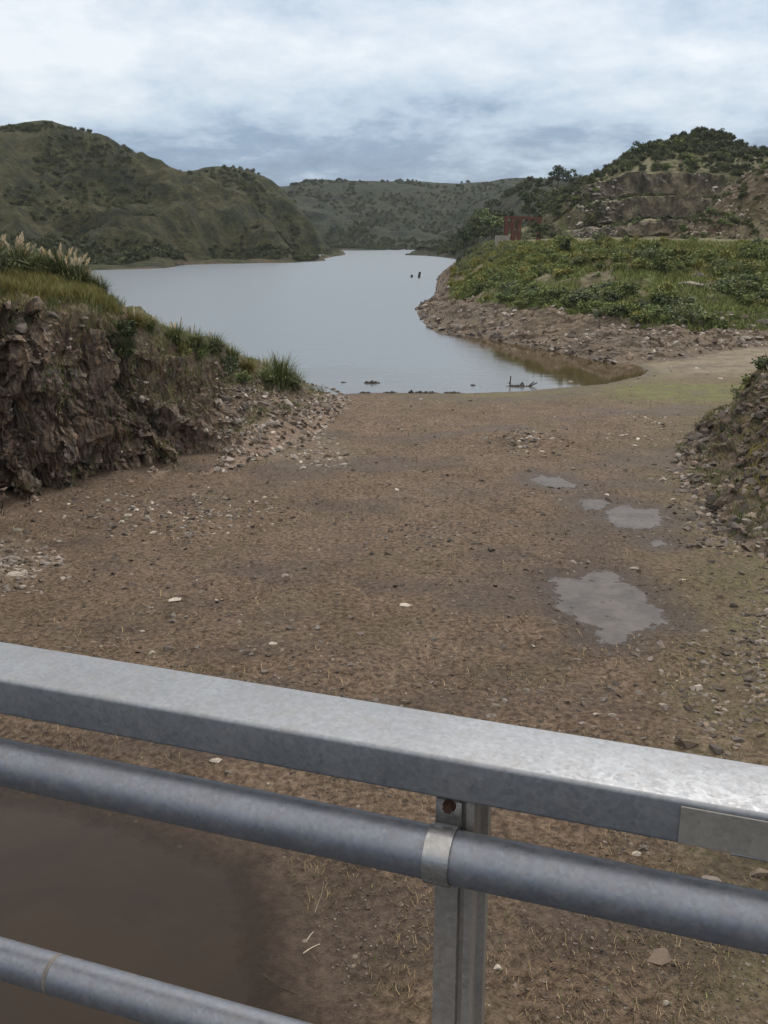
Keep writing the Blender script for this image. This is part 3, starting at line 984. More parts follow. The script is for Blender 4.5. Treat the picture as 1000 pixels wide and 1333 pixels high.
Bfoot = [P(300, 330, 480), P(380, 327.5, 515), P(440, 326.5, 535), P(500, 326, 545), P(560, 326, 550), P(640, 325, 560), P(760, 325, 570)]
Bmid = [P(280, 290, 640), P(360, 288, 660), P(430, 285, 690), P(500, 288, 700), P(560, 290, 700), P(640, 285, 690), P(760, 285, 690)]
Bridge = [P(290, 250, 840), P(370, 243, 860), P(405, 234.5, 880), P(480, 237.5, 900), P(545, 236, 930), P(600, 240, 930), P(672, 233, 880), P(760, 238, 880)]
Bfoot.insert(3, P(470, 326, 540)); Bmid.insert(3, P(465, 287, 695))
GB, VB, DB = hill("hill", [off(Bfoot, -6, -1.5), Bfoot, Bmid, Bridge, off(Bridge, 200, -50)], 380, [5, 70, 80, 10], M_hillB, 26, 130, 221, 1.12, "distant hazy wooded hills closing the lake's far end", 3, 0.9)

Cfoot = [P(528, 330.5, 415), P(560, 331.5, 395), P(592, 333.5, 352), P(610, 325, 300), P(660, 317, 262), P(740, 316, 250), P(840, 316, 250), P(1000, 316, 250)]
Cmid = [P(540, 327, 430), P(572, 326, 420), P(598, 318, 385), P(625, 298, 345), P(670, 285, 310), P(745, 280, 300), P(840, 270, 300), P(1000, 270, 300)]
Cridge = [P(548, 325, 440), P(584, 318, 438), P(612, 296, 430), P(640, 268, 415), P(688, 241, 400), P(742, 235, 390), P(830, 226, 380), P(1000, 215, 370)]
GC, VC, DC = hill("hill", [off(Cfoot, -5, -1.5), Cfoot, Cmid, Cridge, off(Cridge, 120, -30)], 300, [5, 50, 60, 10], M_hillB, 6, 40, 241, 1.08, "dark wooded spur between the distant hills and the quarry", 3, 0.8)

# --- terraced quarry hill ---------------------------------------------------------------
pxs = [640, 690, 730, 762, 800, 830, 860, 890, 922, 945, 975, 1040, 1140]


def qrow(ys, ds):
    return [P(a, b, c) for a, b, c in zip(pxs, ys, ds)]


n_ = len(pxs)
Q = [qrow([320] * n_, [182] * n_), qrow([319.5, 317.6, 315.1, 314, 312, 309, 308, 308, 309, 312, 314, 314, 314], [190] * n_),
     qrow([319.5, 314.4, 307.9, 299, 296, 291, 290, 289, 294, 302, 306, 306, 306], [192] * n_), qrow([319.5, 313.4, 305.5, 298.8, 292, 287.5, 286.5, 286, 290, 298, 302, 302, 302], [201] * n_),
     qrow([319.5, 307.8, 288, 268, 264, 260, 259, 259, 262, 268, 275, 275, 275], [203.5] * n_), qrow([319.5, 306.4, 284, 263.5, 260, 256.5, 255.5, 255.5, 258, 263, 270, 270, 270], [214] * n_),
     qrow([319.5, 299.4, 268, 246, 234, 227, 226, 225.5, 226, 232, 238, 240, 240], [217] * n_), qrow([319.5, 297.6, 265, 244, 228, 222, 220, 219, 219, 222, 226, 228, 228], [222] * n_),
     qrow([319.5, 295.9, 265.5, 244, 222, 209, 202, 200, 199, 203, 208, 213, 213], [232] * n_), qrow([319.5, 295.2, 263.9, 242.4, 220, 206, 200, 198, 197, 201, 205, 210, 210], [235] * n_),
     qrow([319.5, 294.5, 262.3, 240, 222, 199, 187, 176, 172, 179, 196, 203, 200], [243] * n_)]
Q.append([p_ + np.array([0, 40, -9]) for p_ in Q[-1]])
Q.append([p_ + np.array([0, 90, -26]) for p_ in Q[-2]])
GQ, vv, tt = loft(Q, 330, [6, 26, 10, 30, 10, 34, 10, 26, 6, 26, 10, 8])
V3 = np.repeat(vv[:, None], GQ.shape[1], 1)
nrm = grid_normals(GQ)
nrm = np.where(nrm[..., 1:2] > 0, -nrm, nrm)
VQ_ = vv.copy()
isface = (((V3 > 1) & (V3 < 2)) | ((V3 > 3) & (V3 < 4)) | ((V3 > 5) & (V3 < 6))).astype(float)
T3 = np.repeat(tt[None, :], GQ.shape[0], 0)
cen = sstep(2.3, 3.4, T3) * sstep(9.4, 8.2, T3)
_, _, c1 = vor(GQ * np.array([0.4, 0.4, 0.10]), 45)
_, _, c2 = vor(GQ * np.array([0.55, 0.55, 0.4]), 46)
dq = 0.7 * fbm(GQ * np.array([0.30, 0.30, 0.07]), 4, 49, ridged=True) * isface + 0.4 * (c2 - 0.5) * (1 - 0.6 * isface) + 0.8 * fbm(GQ * 0.1, 4, 47)
dq = dq * sstep(0, 0.8, V3) * sstep(11.2, 9.8, V3)
GQ = GQ + nrm * dq[..., None]
slope = np.abs(grid_normals(GQ)[..., 2])
veg = np.clip(0.10 * isface + (1 - isface * cen) * 0.9 * sstep(0.15, 0.5, slope) + sstep(6.2, 7.2, V3) * 0.6 + (1 - cen) * 0.25, 0, 1)
soil = np.clip(0.25 + 0.6 * fbm(GQ * 0.06, 3, 48) + (1 - isface) * 0.8 - isface * 0.6, 0, 1)
emit("hill", GQ, M_quarry, {"veg": veg, "soil": soil}, "old terraced quarry hill with stepped grey rock walls and a scrubby top", "hill", False)

exs = [862, 885, 905, 925, 945, 968, 1000, 1060, 1160]
E0 = [P(a, 323, 152) for a in exs]
E1 = [P(a, b, 162) for a, b in zip(exs, [320, 314, 308, 303, 296, 290, 280, 268, 255])]
E2 = [P(a, b, 176) for a, b in zip(exs, [318, 303, 289, 268, 247, 231, 211, 186, 168])]
E3 = [p_ + np.array([4, 25, -5]) for p_ in E2]
GE, vv, tt = loft([E0, E1, E2, E3], 240, [30, 70, 12], smooth_v=True)
V3 = np.repeat(vv[:, None], GE.shape[1], 1)
_, _, c1 = vor(GE * np.array([0.3, 0.3, 0.3]), 55)
_, _, c2 = vor(GE * 0.8, 56)
VE_ = V3.copy()
GE[..., 2] += sstep(0.05, 0.5, V3) * (0.9 * (c1 - 0.5) + 0.45 * (c2 - 0.5) + 1.0 * fbm(GE * 0.09, 4, 57))
veg = np.clip(0.42 + 0.9 * fbm(GE * 0.07, 3, 58), 0, 1)
soil = np.clip(0.65 + 0.5 * fbm(GE * 0.12, 3, 59), 0, 1)
emit("hill", GE, M_redslope, {"veg": veg, "soil": soil}, "steep bare brown hillside in front of the terraced quarry", "hill", False)

# ------------------------------------------------------------------ railing (local frame: X along the rail, Y away from the camera, Z up)
RY = -math.radians(19.04)
crz, srz = math.cos(RY), math.sin(RY)


def rloc(px, py, Y):
    """local X,Z where the sight line of a photo pixel meets the plane at local depth Y"""
    r = ray(px, py)
    lx = r[0] * crz + r[1] * srz
    ly_l = -r[0] * srz + r[1] * crz
    s = Y / ly_l
    return lx * s, CAMZ + r[2] * s


H_R = 0.53
RZ1 = CAMZ - H_R
RZ0 = RZ1 - 0.0505
RY0, RY1 = 0.873, 0.971
X_A, X_B = -7.0, 4.2
DECK = 6.36
rail = bpy.data.objects.new("railing", None)
COL.objects.link(rail)
rail.location = (0, 0, DECK)
rail.rotation_euler = (0, 0, RY)
tag(rail, "galvanised steel railing of a flat top bar, pipes and posts at the bridge edge", "railing")
OZ = -DECK


def extrude(name, outline, axis, a, b, mat, parent, bevel=0.0, seg=2, smooth=False, cap=True):
    """outline: 2D points; axis 'x': (y,z) outline swept along x; axis 'z': (x,y) outline swept along z"""
    import bmesh
    bm = bmesh.new()
    rings = []
    for t in (a, b):
        rings.append([bm.verts.new((t, p[0], p[1] + OZ) if axis == 'x' else (p[0], p[1], t + OZ)) for p in outline])
    n = len(outline)
    for i in range(n):
        f = bm.faces.new((rings[0][i], rings[0][(i + 1) % n], rings[1][(i + 1) % n], rings[1][i]))
        f.smooth = smooth
    if cap:
        bm.faces.new(rings[0][::-1])
        bm.faces.new(rings[1])
    bmesh.ops.recalc_face_normals(bm, faces=bm.faces)
    me = bpy.data.meshes.new(name)
    bm.to_mesh(me)
    bm.free()
    me.materials.append(mat)
    o = link(name, me, parent)
    return o


def rrect(y0, y1, z0, z1, r, n=5):
    pts = []
    for cy, cz, a0 in ((y1 - r, z1 - r, 0), (y0 + r, z1 - r, 90), (y0 + r, z0 + r, 180), (y1 - r, z0 + r, 270)):
        for i in range(n + 1):
            a = math.radians(a0 + 90 * i / n)
            pts.append((cy + r * math.cos(a), cz + r * math.sin(a)))
    return pts


def circ(y, z, r, n=48):
    return [(y + r * math.cos(2 * PI * i / n), z + r * math.sin(2 * PI * i / n)) for i in range(n)]


def smooth_by_angle(o, deg=40):
    me = o.data
    me.polygons.foreach_set("use_smooth", np.ones(len(me.polygons), bool))
    me.set_sharp_from_angle(angle=math.radians(deg))


tb = extrude("top_rail", rrect(RY0, RY1, RZ0, RZ1, 0.0055), 'x', X_A, X_B, M_galv, rail)
smooth_by_angle(tb, 50)
xj, _ = rloc(884, 1080, RY0)
pt_ = extrude("splice_plate", rrect(RY0 - 0.0022, RY0 - 0.0002, RZ0 + 0.003, RZ1 - 0.006, 0.0009, 2), 'x', xj, xj + 0.42, M_galv_patch, rail)
pt_['label'] = "pale zinc painted splice patch on the bar's face"
tip = extrude("splice_tab", rrect(RY0 + 0.004, RY0 + 0.05, RZ0 - 0.0035, RZ0 - 0.0005, 0.001, 2), 'x', xj + 0.05, xj + 0.42, M_strap, rail)
TY = 0.857
_, zm = rloc(500, 1096.5, TY)
mt = extrude("middle_pipe", circ(TY, zm, 0.0285), 'x', X_A, X_B, M_galv_tube, rail)
smooth_by_angle(mt, 50)
_, zl = rloc(0, 1247.5, TY)
lt = extrude("lower_pipe", circ(TY, zl, 0.0255), 'x', X_A, X_B, M_galv_tube, rail)
smooth_by_angle(lt, 50)
xw, _ = rloc(72, 1265, TY)
wl = extrude("weld_seam", circ(TY, zl, 0.0258), 'x', xw - 0.003, xw + 0.003, M_stain, lt)
smooth_by_angle(wl, 50)
PY = 0.886
xp0, _ = rloc(564.5, 1220, PY)
xp1, _ = rloc(613, 1220, PY)
wp_ = xp1 - xp0
D_ = 0.088


def ring_x(name, y, z, r0, x0, x1, parent, mat, nseg=24):
    return extrude(name, circ(y, z, r0, nseg), 'x', x0, x1, mat, parent)


def bolt(x, y, z, r, parent, mat):
    import bmesh
    bm = bmesh.new()
    n = 6
    for (rr, y0, y1, n) in ((r * 1.25, y - 0.002, y, 20), (r, y - 0.008, y - 0.002, 6)):
        A = [bm.verts.new((x + rr * math.cos(2 * PI * i / n), y1, z + OZ + rr * math.sin(2 * PI * i / n))) for i in range(n)]
        B = [bm.verts.new((x + rr * 0.94 * math.cos(2 * PI * i / n), y0, z + OZ + rr * 0.94 * math.sin(2 * PI * i / n))) for i in range(n)]
        for i in range(n):
            bm.faces.new((A[i], A[(i + 1) % n], B[(i + 1) % n], B[i]))
        bm.faces.new(B)
    bmesh.ops.recalc_face_normals(bm, faces=bm.faces)
    me = bpy.data.meshes.new("bolt")
    bm.to_mesh(me)
    bm.free()
    me.materials.append(mat)
    return link("bolt", me, parent)


def strap(x0, x1, z, parent, r):
    ri, th = r + 0.0004, 0.0028
    yb = PY - 0.0006
    a0 = math.acos(max(-1, min(1, (yb - 0.004 - TY) / ri)))
    inner, outer = [], []
    ztop = min(z + 0.05, RZ0 - 0.001)
    inner.append((yb, ztop)); outer.append((yb - th, ztop))
    inner.append((yb, z + ri * math.sin(a0) + 0.006)); outer.append((yb - th, z + ri * math.sin(a0) + 0.008))
    for i in range(29):
        a = a0 + (2 * PI - 2 * a0) * i / 28
        inner.append((TY + ri * math.cos(a), z + ri * math.sin(a)))
        outer.append((TY + (ri + th) * math.cos(a), z + (ri + th) * math.sin(a)))
    inner.append((yb, z - ri * math.sin(a0) - 0.006)); outer.append((yb - th, z - ri * math.sin(a0) - 0.008))
    inner.append((yb, z - 0.058)); outer.append((yb - th, z - 0.058))
    import bmesh
    bm = bmesh.new()
    R = []
    for x in (x0, x1):
        R.append(([bm.verts.new((x, p[0], p[1] + OZ)) for p in inner], [bm.verts.new((x, p[0], p[1] + OZ)) for p in outer]))
    n = len(inner)
    for i in range(n - 1):
        bm.faces.new((R[0][1][i], R[1][1][i], R[1][1][i + 1], R[0][1][i + 1]))
        bm.faces.new((R[0][0][i], R[0][0][i + 1], R[1][0][i + 1], R[1][0][i]))
        for k_ in (0, 1):
            bm.faces.new((R[k_][0][i], R[k_][1][i], R[k_][1][i + 1], R[k_][0][i + 1]))
    for i in (0, n - 1):
        bm.faces.new((R[0][0][i], R[1][0][i], R[1][1][i], R[0][1][i]))
    bmesh.ops.recalc_face_normals(bm, faces=bm.faces)
    me = bpy.data.meshes.new("pipe_strap")
    bm.to_mesh(me)
    bm.free()
    me.materials.append(M_strap)
    o = link("pipe_strap", me, parent)
    smooth_by_angle(o, 35)
    return o


xs0, _ = rloc(549, 1100, TY - 0.03)
xs1, _ = rloc(583, 1100, TY - 0.03)
for k_, dx in enumerate((0.0, -1.62, -3.24, -4.86, 1.62, 3.24)):
    a_ = xp0 + dx
    w = wp_
    ol = [(a_, PY), (a_ + w - 0.0165, PY), (a_ + w - 0.0150, PY + 0.006), (a_ + w - 0.0105, PY + 0.006), (a_ + w - 0.0090, PY), (a_ + w, PY), (a_ + w, PY + 0.018),
          (a_ + w - 0.007, PY + 0.022), (a_ + w - 0.007, PY + D_ - 0.020), (a_ + w, PY + D_ - 0.016), (a_ + w, PY + D_), (a_, PY + D_)]
    post = extrude("post", ol, 'z', DECK + 0.012, RZ0 - 0.0005, M_galv_post, rail)
    fp = extrude("foot_plate", [(a_ - 0.04, PY - 0.04), (a_ + w + 0.04, PY - 0.04), (a_ + w + 0.04, PY + D_ + 0.02), (a_ - 0.04, PY + D_ + 0.02)], 'z', DECK, DECK + 0.0115, M_galv_post, post)
    st_ = strap(xs0 + dx, xs1 + dx, zm, rail, 0.0285)
    bx1, bz1 = rloc(585, 1047, PY - 0.004)
    bolt(bx1 + dx, PY - 0.0034, min(bz1, RZ0 - 0.012), 0.006, st_, M_rust)
    bx2, bz2 = rloc(578, 1174, PY - 0.004)
    bolt(bx2 + dx, PY - 0.0034, zm - 0.048, 0.005, st_, M_galv_post)
    st2 = strap(xs0 + dx, xs1 + dx, zl, rail, 0.0255)

# bridge under the railing
bridge = bpy.data.objects.new("bridge", None)
COL.objects.link(bridge)
bridge.location = (0, 0, DECK)
bridge.rotation_euler = (0, 0, RY)
tag(bridge, "concrete footbridge deck that carries the steel railing", "bridge")


def boxm(name, x0, x1, y0, y1, z0, z1, mat, parent):
    return extrude(name, [(x0, y0), (x1, y0), (x1, y1), (x0, y1)], 'z', z0, z1, mat, parent)


boxm("deck", -16, 16, -8.6, 1.02, DECK - 0.45, DECK - 0.001, M_deck, bridge)  # unseen; dark and lengthened rearward so the rail's front face reflects less light
for x in (-15.5, 13.5):
    boxm("abutment", x, x + 2.0, -8.4, 0.9, -0.6, DECK - 0.452, M_conc, bridge)

# ------------------------------------------------------------------ plants
def quads_cloud(n, rng, centers, radii, size, squash=0.8, up=0.3, shell=0.55):
    """n leaf-sized quads spread through ellipsoidal clumps"""
    k = rng.integers(0, len(centers), n)
    d = rng.normal(size=(n, 3))
    d /= np.linalg.norm(d, axis=1, keepdims=True)
    r = shell + (1 - shell) * rng.random(n)
    r = np.where(rng.random(n) < 0.3, r * rng.random(n), r)
    pos = np.asarray(centers)[k] + d * (np.asarray(radii)[k] * r[:, None])
    t = rng.normal(size=(n, 3)); t /= np.linalg.norm(t, axis=1, keepdims=True)
    nn_ = d * 0.6 + rng.normal(size=(n, 3)) * 0.6 + np.array([0, 0, up])
    b = np.cross(nn_, t); b /= np.linalg.norm(b, axis=1, keepdims=True) + 1e-9
    t = np.cross(b, nn_); t /= np.linalg.norm(t, axis=1, keepdims=True) + 1e-9
    s = size * (0.6 + 0.8 * rng.random(n))[:, None]
    V = np.stack([pos - t * s, pos + b * s * squash * 0.6, pos + t * s, pos - b * s * squash * 0.6], 1).reshape(-1, 3)
    return V, np.arange(n * 4).reshape(n, 4)


def shrub_mesh(name, seed, mat, n=400, leaf=0.066):
    """unit shrub, about 1 m across and 0.8 m tall, ragged"""
    rng = np.random.default_rng(seed)
    m = rng.integers(5, 9)
    c = np.stack([rng.uniform(-.34, .34, m), rng.uniform(-.34, .34, m), rng.uniform(.10, .55, m)], 1)
    rad = np.stack([rng.uniform(.14, .28, m)] * 2 + [rng.uniform(.14, .30, m)], 1)
    V, Fq = quads_cloud(n, rng, c, rad, leaf)
    # sprigs standing out of the outline
    k = 60
    a = rng.uniform(0, 2 * PI, k); el_ = rng.uniform(0.2, 1.4, k); L = rng.uniform(.42, .75, k)
    dirs = np.stack([np.cos(a) * np.cos(el_), np.sin(a) * np.cos(el_), np.sin(el_)], 1)
    b0 = dirs * 0.12 + np.array([0, 0, .08])
    tip_ = dirs * L[:, None] + np.array([0, 0, .1])
    side = np.cross(dirs, rng.normal(size=(k, 3))); side /= np.linalg.norm(side, axis=1, keepdims=True)
    mid_ = (b0 + tip_) / 2
    Vs = np.stack([b0, mid_ + side * .02, tip_, mid_ - side * .02], 1).reshape(-1, 3)
    V = np.concatenate([V, Vs]); V[:, 2] = np.maximum(V[:, 2], -0.08)
    Fq = np.concatenate([Fq, np.arange(k * 4).reshape(k, 4) + len(Fq) * 4])
    return mesh_np(name, V, Fq, mat)


def blades(n, rng, L, spread, w, droop=0.9, base_r=0.12, seg=4):
    """arching grass blades from one root; returns V, F"""
    a = rng.uniform(0, 2 * PI, n)
    lean = rng.uniform(0.05, 1.0, n) ** 0.8 * spread
    ln = L * rng.uniform(0.55, 1.0, n)
    br = base_r * np.sqrt(rng.random(n))
    b0 = np.stack([np.cos(a + rng.normal(0, .5, n)) * br, np.sin(a + rng.normal(0, .5, n)) * br, np.zeros(n)], 1)
    Vs = []
    for i in range(seg + 1):
        t = i / seg
        ang = lean * (0.35 + droop * t)
        h = np.cos(np.minimum(ang, 2.2)) ; o = np.sin(np.minimum(ang, 2.2))
        r = ln * t
        c = b0 + np.stack([np.cos(a) * o * r, np.sin(a) * o * r, h * r * (1 - 0.12 * t)], 1)
        sd_ = np.stack([-np.sin(a), np.cos(a), np.zeros(n)], 1) * (w * (1 - t) ** 0.7 + 0.0008)
        Vs += [c - sd_, c + sd_]
    V = np.stack(Vs, 1)
    per = 2 * (seg + 1)
    f = np.array([[2 * i, 2 * i + 1, 2 * i + 3, 2 * i + 2] for i in range(seg)])
    Fq = (np.arange(n)[:, None, None] * per + f[None]).reshape(-1, 4)
    return V.reshape(-1, 3), Fq


def plume_mesh(name, seed, L=0.55, stem=1.2, lean=0.2, az=0.0, rad=0.06):
    rng = np.random.default_rng(seed)
    dirv = np.array([math.sin(lean) * math.cos(az), math.sin(lean) * math.sin(az), math.cos(lean)])
    side = np.cross(dirv, [0.3, 0.5, 0.1]); side /= np.linalg.norm(side)
    s2 = np.cross(dirv, side)
    V, Fq = [], []
    # stem
    for sdv in (side, s2):
        i0 = len(V)
        V += [-sdv * .007, sdv * .007, dirv * stem + sdv * .005, dirv * stem - sdv * .005]
        Fq.append([i0, i0 + 1, i0 + 2, i0 + 3])
    n = 230
    for _ in range(n):
        t = rng.random()
        rr = rad * (math.sin(PI * min(1, t * 0.92 + 0.08)) ** 0.7)
        a = rng.uniform(0, 2 * PI)
        o = side * math.cos(a) + s2 * math.sin(a)
        sag = np.array([0.05 * math.cos(az), 0.05 * math.sin(az), -0.02]) * t * t
        c = dirv * (stem + L * t) + sag
        tp = c + o * rr * rng.uniform(.5, 1.15) + dirv * rng.uniform(.03, .10)
        w = np.cross(o, dirv) * 0.012
        i0 = len(V)
        V += [c - w, c + w, tp + w * .6, tp - w * .6]
        Fq.append([i0, i0 + 1, i0 + 2, i0 + 3])
    return mesh_np(name, np.array(V), np.array(Fq), M_plume)


SHR = {k_: [shrub_mesh("shrub_foliage", 600 + i + 10 * j, m_) for i in range(4)] for j, (k_, m_) in enumerate((("dark", M_lf_dark), ("green", M_lf_green), ("grey", M_lf_grey), ("yellow", M_lf_yel)))}
PL_TUFT = {}
for k_, m_ in (("a", M_blade), ("b", M_blade2), ("c", M_drygrass)):
    PL_TUFT[k_] = []
    for s_ in range(3):
        V, Fq = blades(420, np.random.default_rng(300 + s_ + ord(k_)), 1.25, 1.15, 0.016, base_r=0.22)
        PL_TUFT[k_].append(mesh_np("leaf_tuft", V, Fq, m_))
PLUMES = [plume_mesh("plume", 400 + i, L=0.60 + 0.08 * (i % 3), stem=1.05 + 0.08 * (i % 4), lean=0.12 + 0.12 * (i % 5), az=i * 2.4, rad=0.12) for i in range(10)]


def pampas(px, py, d, h, tone, npl, label, group=None, pscale=1.0, w=1.0):
    p_ = nearest(Gl, px, py, (VLEFT > 0.6) & (VLEFT < 3.9))
    root = bpy.data.objects.new("pampas_grass", None)
    COL.objects.link(root)
    root.location = p_
    tag(root, label, "pampas grass", group)
    s_ = h / 1.15 * 1.3
    pscale = pscale * 0.54
    link("leaf_tuft", random.choice(PL_TUFT[tone]), root, (0, 0, -0.05), (0, 0, random.uniform(0, 6.28)), (s_ * w, s_ * w, s_))
    for i in range(npl):
        a, r = random.uniform(0, 6.28), random.uniform(0.02, 0.30) * s_ * w
        link("plume", random.choice(PLUMES), root, (r * math.cos(a), r * math.sin(a), 0), (0, 0, random.uniform(0, 6.28)), s_ * pscale * random.uniform(0.85, 1.12))
    return root


def nearest(Gv, px, py, mask=None):
    a, b = project(Gv)
    d = (a - px) ** 2 + (b - py) ** 2
    if mask is not None:
        d = np.where(mask, d, 1e12)
    i = np.unravel_index(np.argmin(d), d.shape)
    return Gv[i]


VL = None
pampas(-14, 356, 37.0, 1.25, "a", 9, "pampas clump with pale plumes at the photo's left edge, on the cliff's grassy top")
pampas(22, 355, 36.5, 1.15, "a", 8, "pampas clump full of cream plumes, second from the left edge on the cliff top")
pampas(48, 357, 36.0, 0.95, "b", 2, "low green pampas clump between two taller plumed ones on the cliff top")
pampas(72, 358, 36.0, 1.05, "a", 6, "rounded dark green pampas mound with plumes fanning over its top")
pampas(88, 358, 37.0, 1.05, "a", 7, "pampas with many upright cream plumes just behind the rounded green mound")
pampas(107, 360, 36.5, 0.95, "b", 8, "pampas clump whose beige plumes lean toward the lake")
pampas(122, 366, 36.0, 0.72, "b", 3, "short pampas clump with few plumes near the brink above the lake")
pampas(135, 376, 36.0, 0.70, "a", 2, "small dark tuft standing last on the cliff top before it drops to the water", w=0.9)
pampas(118, 378, 34.6, 0.55, "c", 0, "yellowish dry tuft at the edge of the cliff's grassy top")
pampas(60, 380, 33.2, 0.5, "c", 0, "short yellow-green tuft at the brink below the rounded pampas mound")
pampas(163, 462, 33.9, 0.78, "a", 0, "dark green tuft growing on the rock face below the cliff's shoulder")
pampas(176, 425, 35.2, 0.62, "c", 6, "dead beige pampas with drooping plumes on the cliff's shoulder")
pampas(203, 474, 35.6, 0.95, "c", 1, "yellow-green arching tuft hanging over the middle of the rock face")
pampas(226, 470, 36.4, 0.75, "c", 0, "olive tuft beside the yellow arching one on the rock face")
pampas(192, 428, 36.6, 0.6, "b", 1, "grey-green tuft on the crest line behind the dead beige pampas")
pampas(228, 446, 38.4, 0.75, "b", 5, "pampas on the crest with a row of thin pale plumes against the lake")
pampas(252, 452, 39.6, 0.80, "b", 3, "pampas on the crest with pinkish plumes against the lake")
pampas(278, 458, 41.0, 0.85, "a", 1, "green crest clump with one dark seed head rising above it")
pampas(268, 488, 39.8, 0.7, "a", 0, "dark green tuft below the crest clump with the single seed head")
pampas(302, 470, 42.2, 0.7, "b", 0, "low grey-green clump on the sinking crest")
pampas(322, 486, 43.2, 0.75, "c", 1, "olive and yellow clump on the slope above the stony talus")
pampas(336, 502, 43.8, 0.95, "a", 0, "bushy dark green clump in front of the tall last one on the bank")
pampas(344, 488, 45.2, 0.85, "c", 4, "clump with short straw-coloured plumes beside the tall last green one")
pampas(366, 505, 47.2, 1.55, "b", 0, "tall bright green upright clump, last on the bank before the water", w=0.72)
pampas(382, 511, 48.6, 1.15, "a", 0, "dark green clump at the very end of the bank, beside the tall bright one", w=0.8)

for px_, py_, s_, tone, lab in ((348, 500, 1.0, "green", "rounded green shrub in front of the tall upright clump near the bank's end"), (378, 506, 1.1, "grey", "rounded grey-green shrub at the tip of the bank"),
                                (300, 482, 0.8, "grey", "low grey-green shrub on the sinking crest of the bank"), (262, 470, 0.9, "green", "round green shrub between the crest pampas and the rock face"),
                                (158, 440, 0.9, "dark", "dark green shrub in the notch at the cliff's shoulder"), (236, 462, 0.7, "yellow", "yellow-green shrub beside the arching tuft on the rock face"),
                                (318, 500, 0.7, "green", "small green shrub above the stony talus of the bank")):
    p_ = nearest(Gl, px_, py_, (VLEFT > 0.6) & (VLEFT < 3.9))
    tag(link("shrub", SHR[tone][random.randrange(4)], None, p_, (0, 0, random.uniform(0, 6)), (s_ * 1.2, s_ * 1.2, s_ * 1.1)), lab, "shrub")

# grass over the bank tops: too many blades to count
def grass_on(Gv, sel, n, L, w, mat, label, rng, tilt=0.5, name="grass"):
    idx = np.argwhere(sel)
    pick = idx[rng.integers(0, len(idx), n)]
    b0 = Gv[pick[:, 0], pick[:, 1]] + rng.normal(size=(n, 3)) * np.array([.08, .08, 0.0])
    a = rng.uniform(0, 2 * PI, n)
    ln = L * rng.uniform(0.4, 1.1, n)
    tl_ = rng.random(n) * tilt
    d = np.stack([np.cos(a) * np.sin(tl_), np.sin(a) * np.sin(tl_), np.cos(tl_)], 1)
    b2 = rng.uniform(0, 2 * PI, n)
    s_ = np.stack([np.cos(b2), np.sin(b2), np.zeros(n)], 1) * w
    m1 = b0 + d * ln[:, None] * 0.55
    d2 = d + np.stack([np.cos(a), np.sin(a), np.zeros(n)], 1) * 0.5
    tp = m1 + d2 * ln[:, None] * 0.5
    V = np.stack([b0 - s_, b0 + s_, m1 + s_ * .7, tp, m1 - s_ * .7], 1).reshape(-1, 3)
    i = np.arange(n)[:, None] * 5
    Fq = np.concatenate([i + np.array([0, 1, 2, 4]), i + np.array([4, 2, 3, 3])], 0)
    q4 = i + np.array([0, 1, 2, 4])
    t3 = i + np.array([4, 2, 3])
    me = bpy.data.meshes.new(name)
    nv = len(V)
    me.vertices.add(nv); me.vertices.foreach_set("co", V.astype(np.float32).ravel())
    me.loops.add(n * 7)
    li = np.concatenate([q4, t3], 1).ravel()
    me.loops.foreach_set("vertex_index", li.astype(np.int32))
    me.polygons.add(n * 2)
    st = (np.arange(n)[:, None] * 7 + np.array([0, 4])).ravel()
    me.polygons.foreach_set("loop_start", st.astype(np.int32))
    me.polygons.foreach_set("loop_total", np.tile([4, 3], n).astype(np.int32))
    me.materials.append(mat); me.update(); me.validate()
    o = link(name, me)
    return tag(o, label, "grass", None, "stuff")


pxl, pyl = project(Gl)
inb = (pxl > -60) & (pxl < 420)
lv = np.repeat(np.linspace(0, 1, Gl.shape[0])[:, None], Gl.shape[1], 1)
LV3 = VLEFT
grass_on(Gl, inb & (LV3 > 2.75) & (LV3 < 4.1) & (pxl < 150), 13000, 0.36, 0.010, M_drygrass, "yellow-green grass on top of the rock cliff", np.random.default_rng(1))
grass_on(Gl, inb & (LV3 > 2.75) & (LV3 < 4.1) & (pxl < 160), 3000, 0.45, 0.011, M_blade2, "taller green grass among the pampas on the cliff top", np.random.default_rng(2))
ns_ = fbm(Gl * 0.9, 3, 500)
grass_on(Gl, inb & (LV3 > 1.95) & (LV3 < 3.2) & (ns_ > 0.02) & (pxl > 60), 4500, 0.30, 0.010, M_blade2, "patchy green grass on the cliff's sloping shoulder", np.random.default_rng(3))
grass_on(Gl, inb & (LV3 > 1.6) & (LV3 < 3.0) & (ns_ < 0.1), 4000, 0.26, 0.009, M_drygrass, "dry olive grass on the upper rocks of the cliff", np.random.default_rng(4))

fn_ = fbm(Gl * 0.55, 3, 503)
grass_on(Gl, inb & (LV3 > 0.9) & (LV3 < 2.1) & (fn_ > 0.16), 7000, 0.26, 0.009, M_blade2, "weeds hanging in the cracks of the cliff face", np.random.default_rng(14), 1.1)
# ---- shrubs ------------------------------------------------------------------
TONE = {"dark": "dark green", "green": "mid green", "grey": "grey-green", "yellow": "yellow-green"}
TON = list(TONE)


def surf_pick(Gv, sel, n, rng):
    idx = np.argwhere(sel)
    pick = idx[rng.integers(0, len(idx), n)]
    return Gv[pick[:, 0], pick[:, 1]]


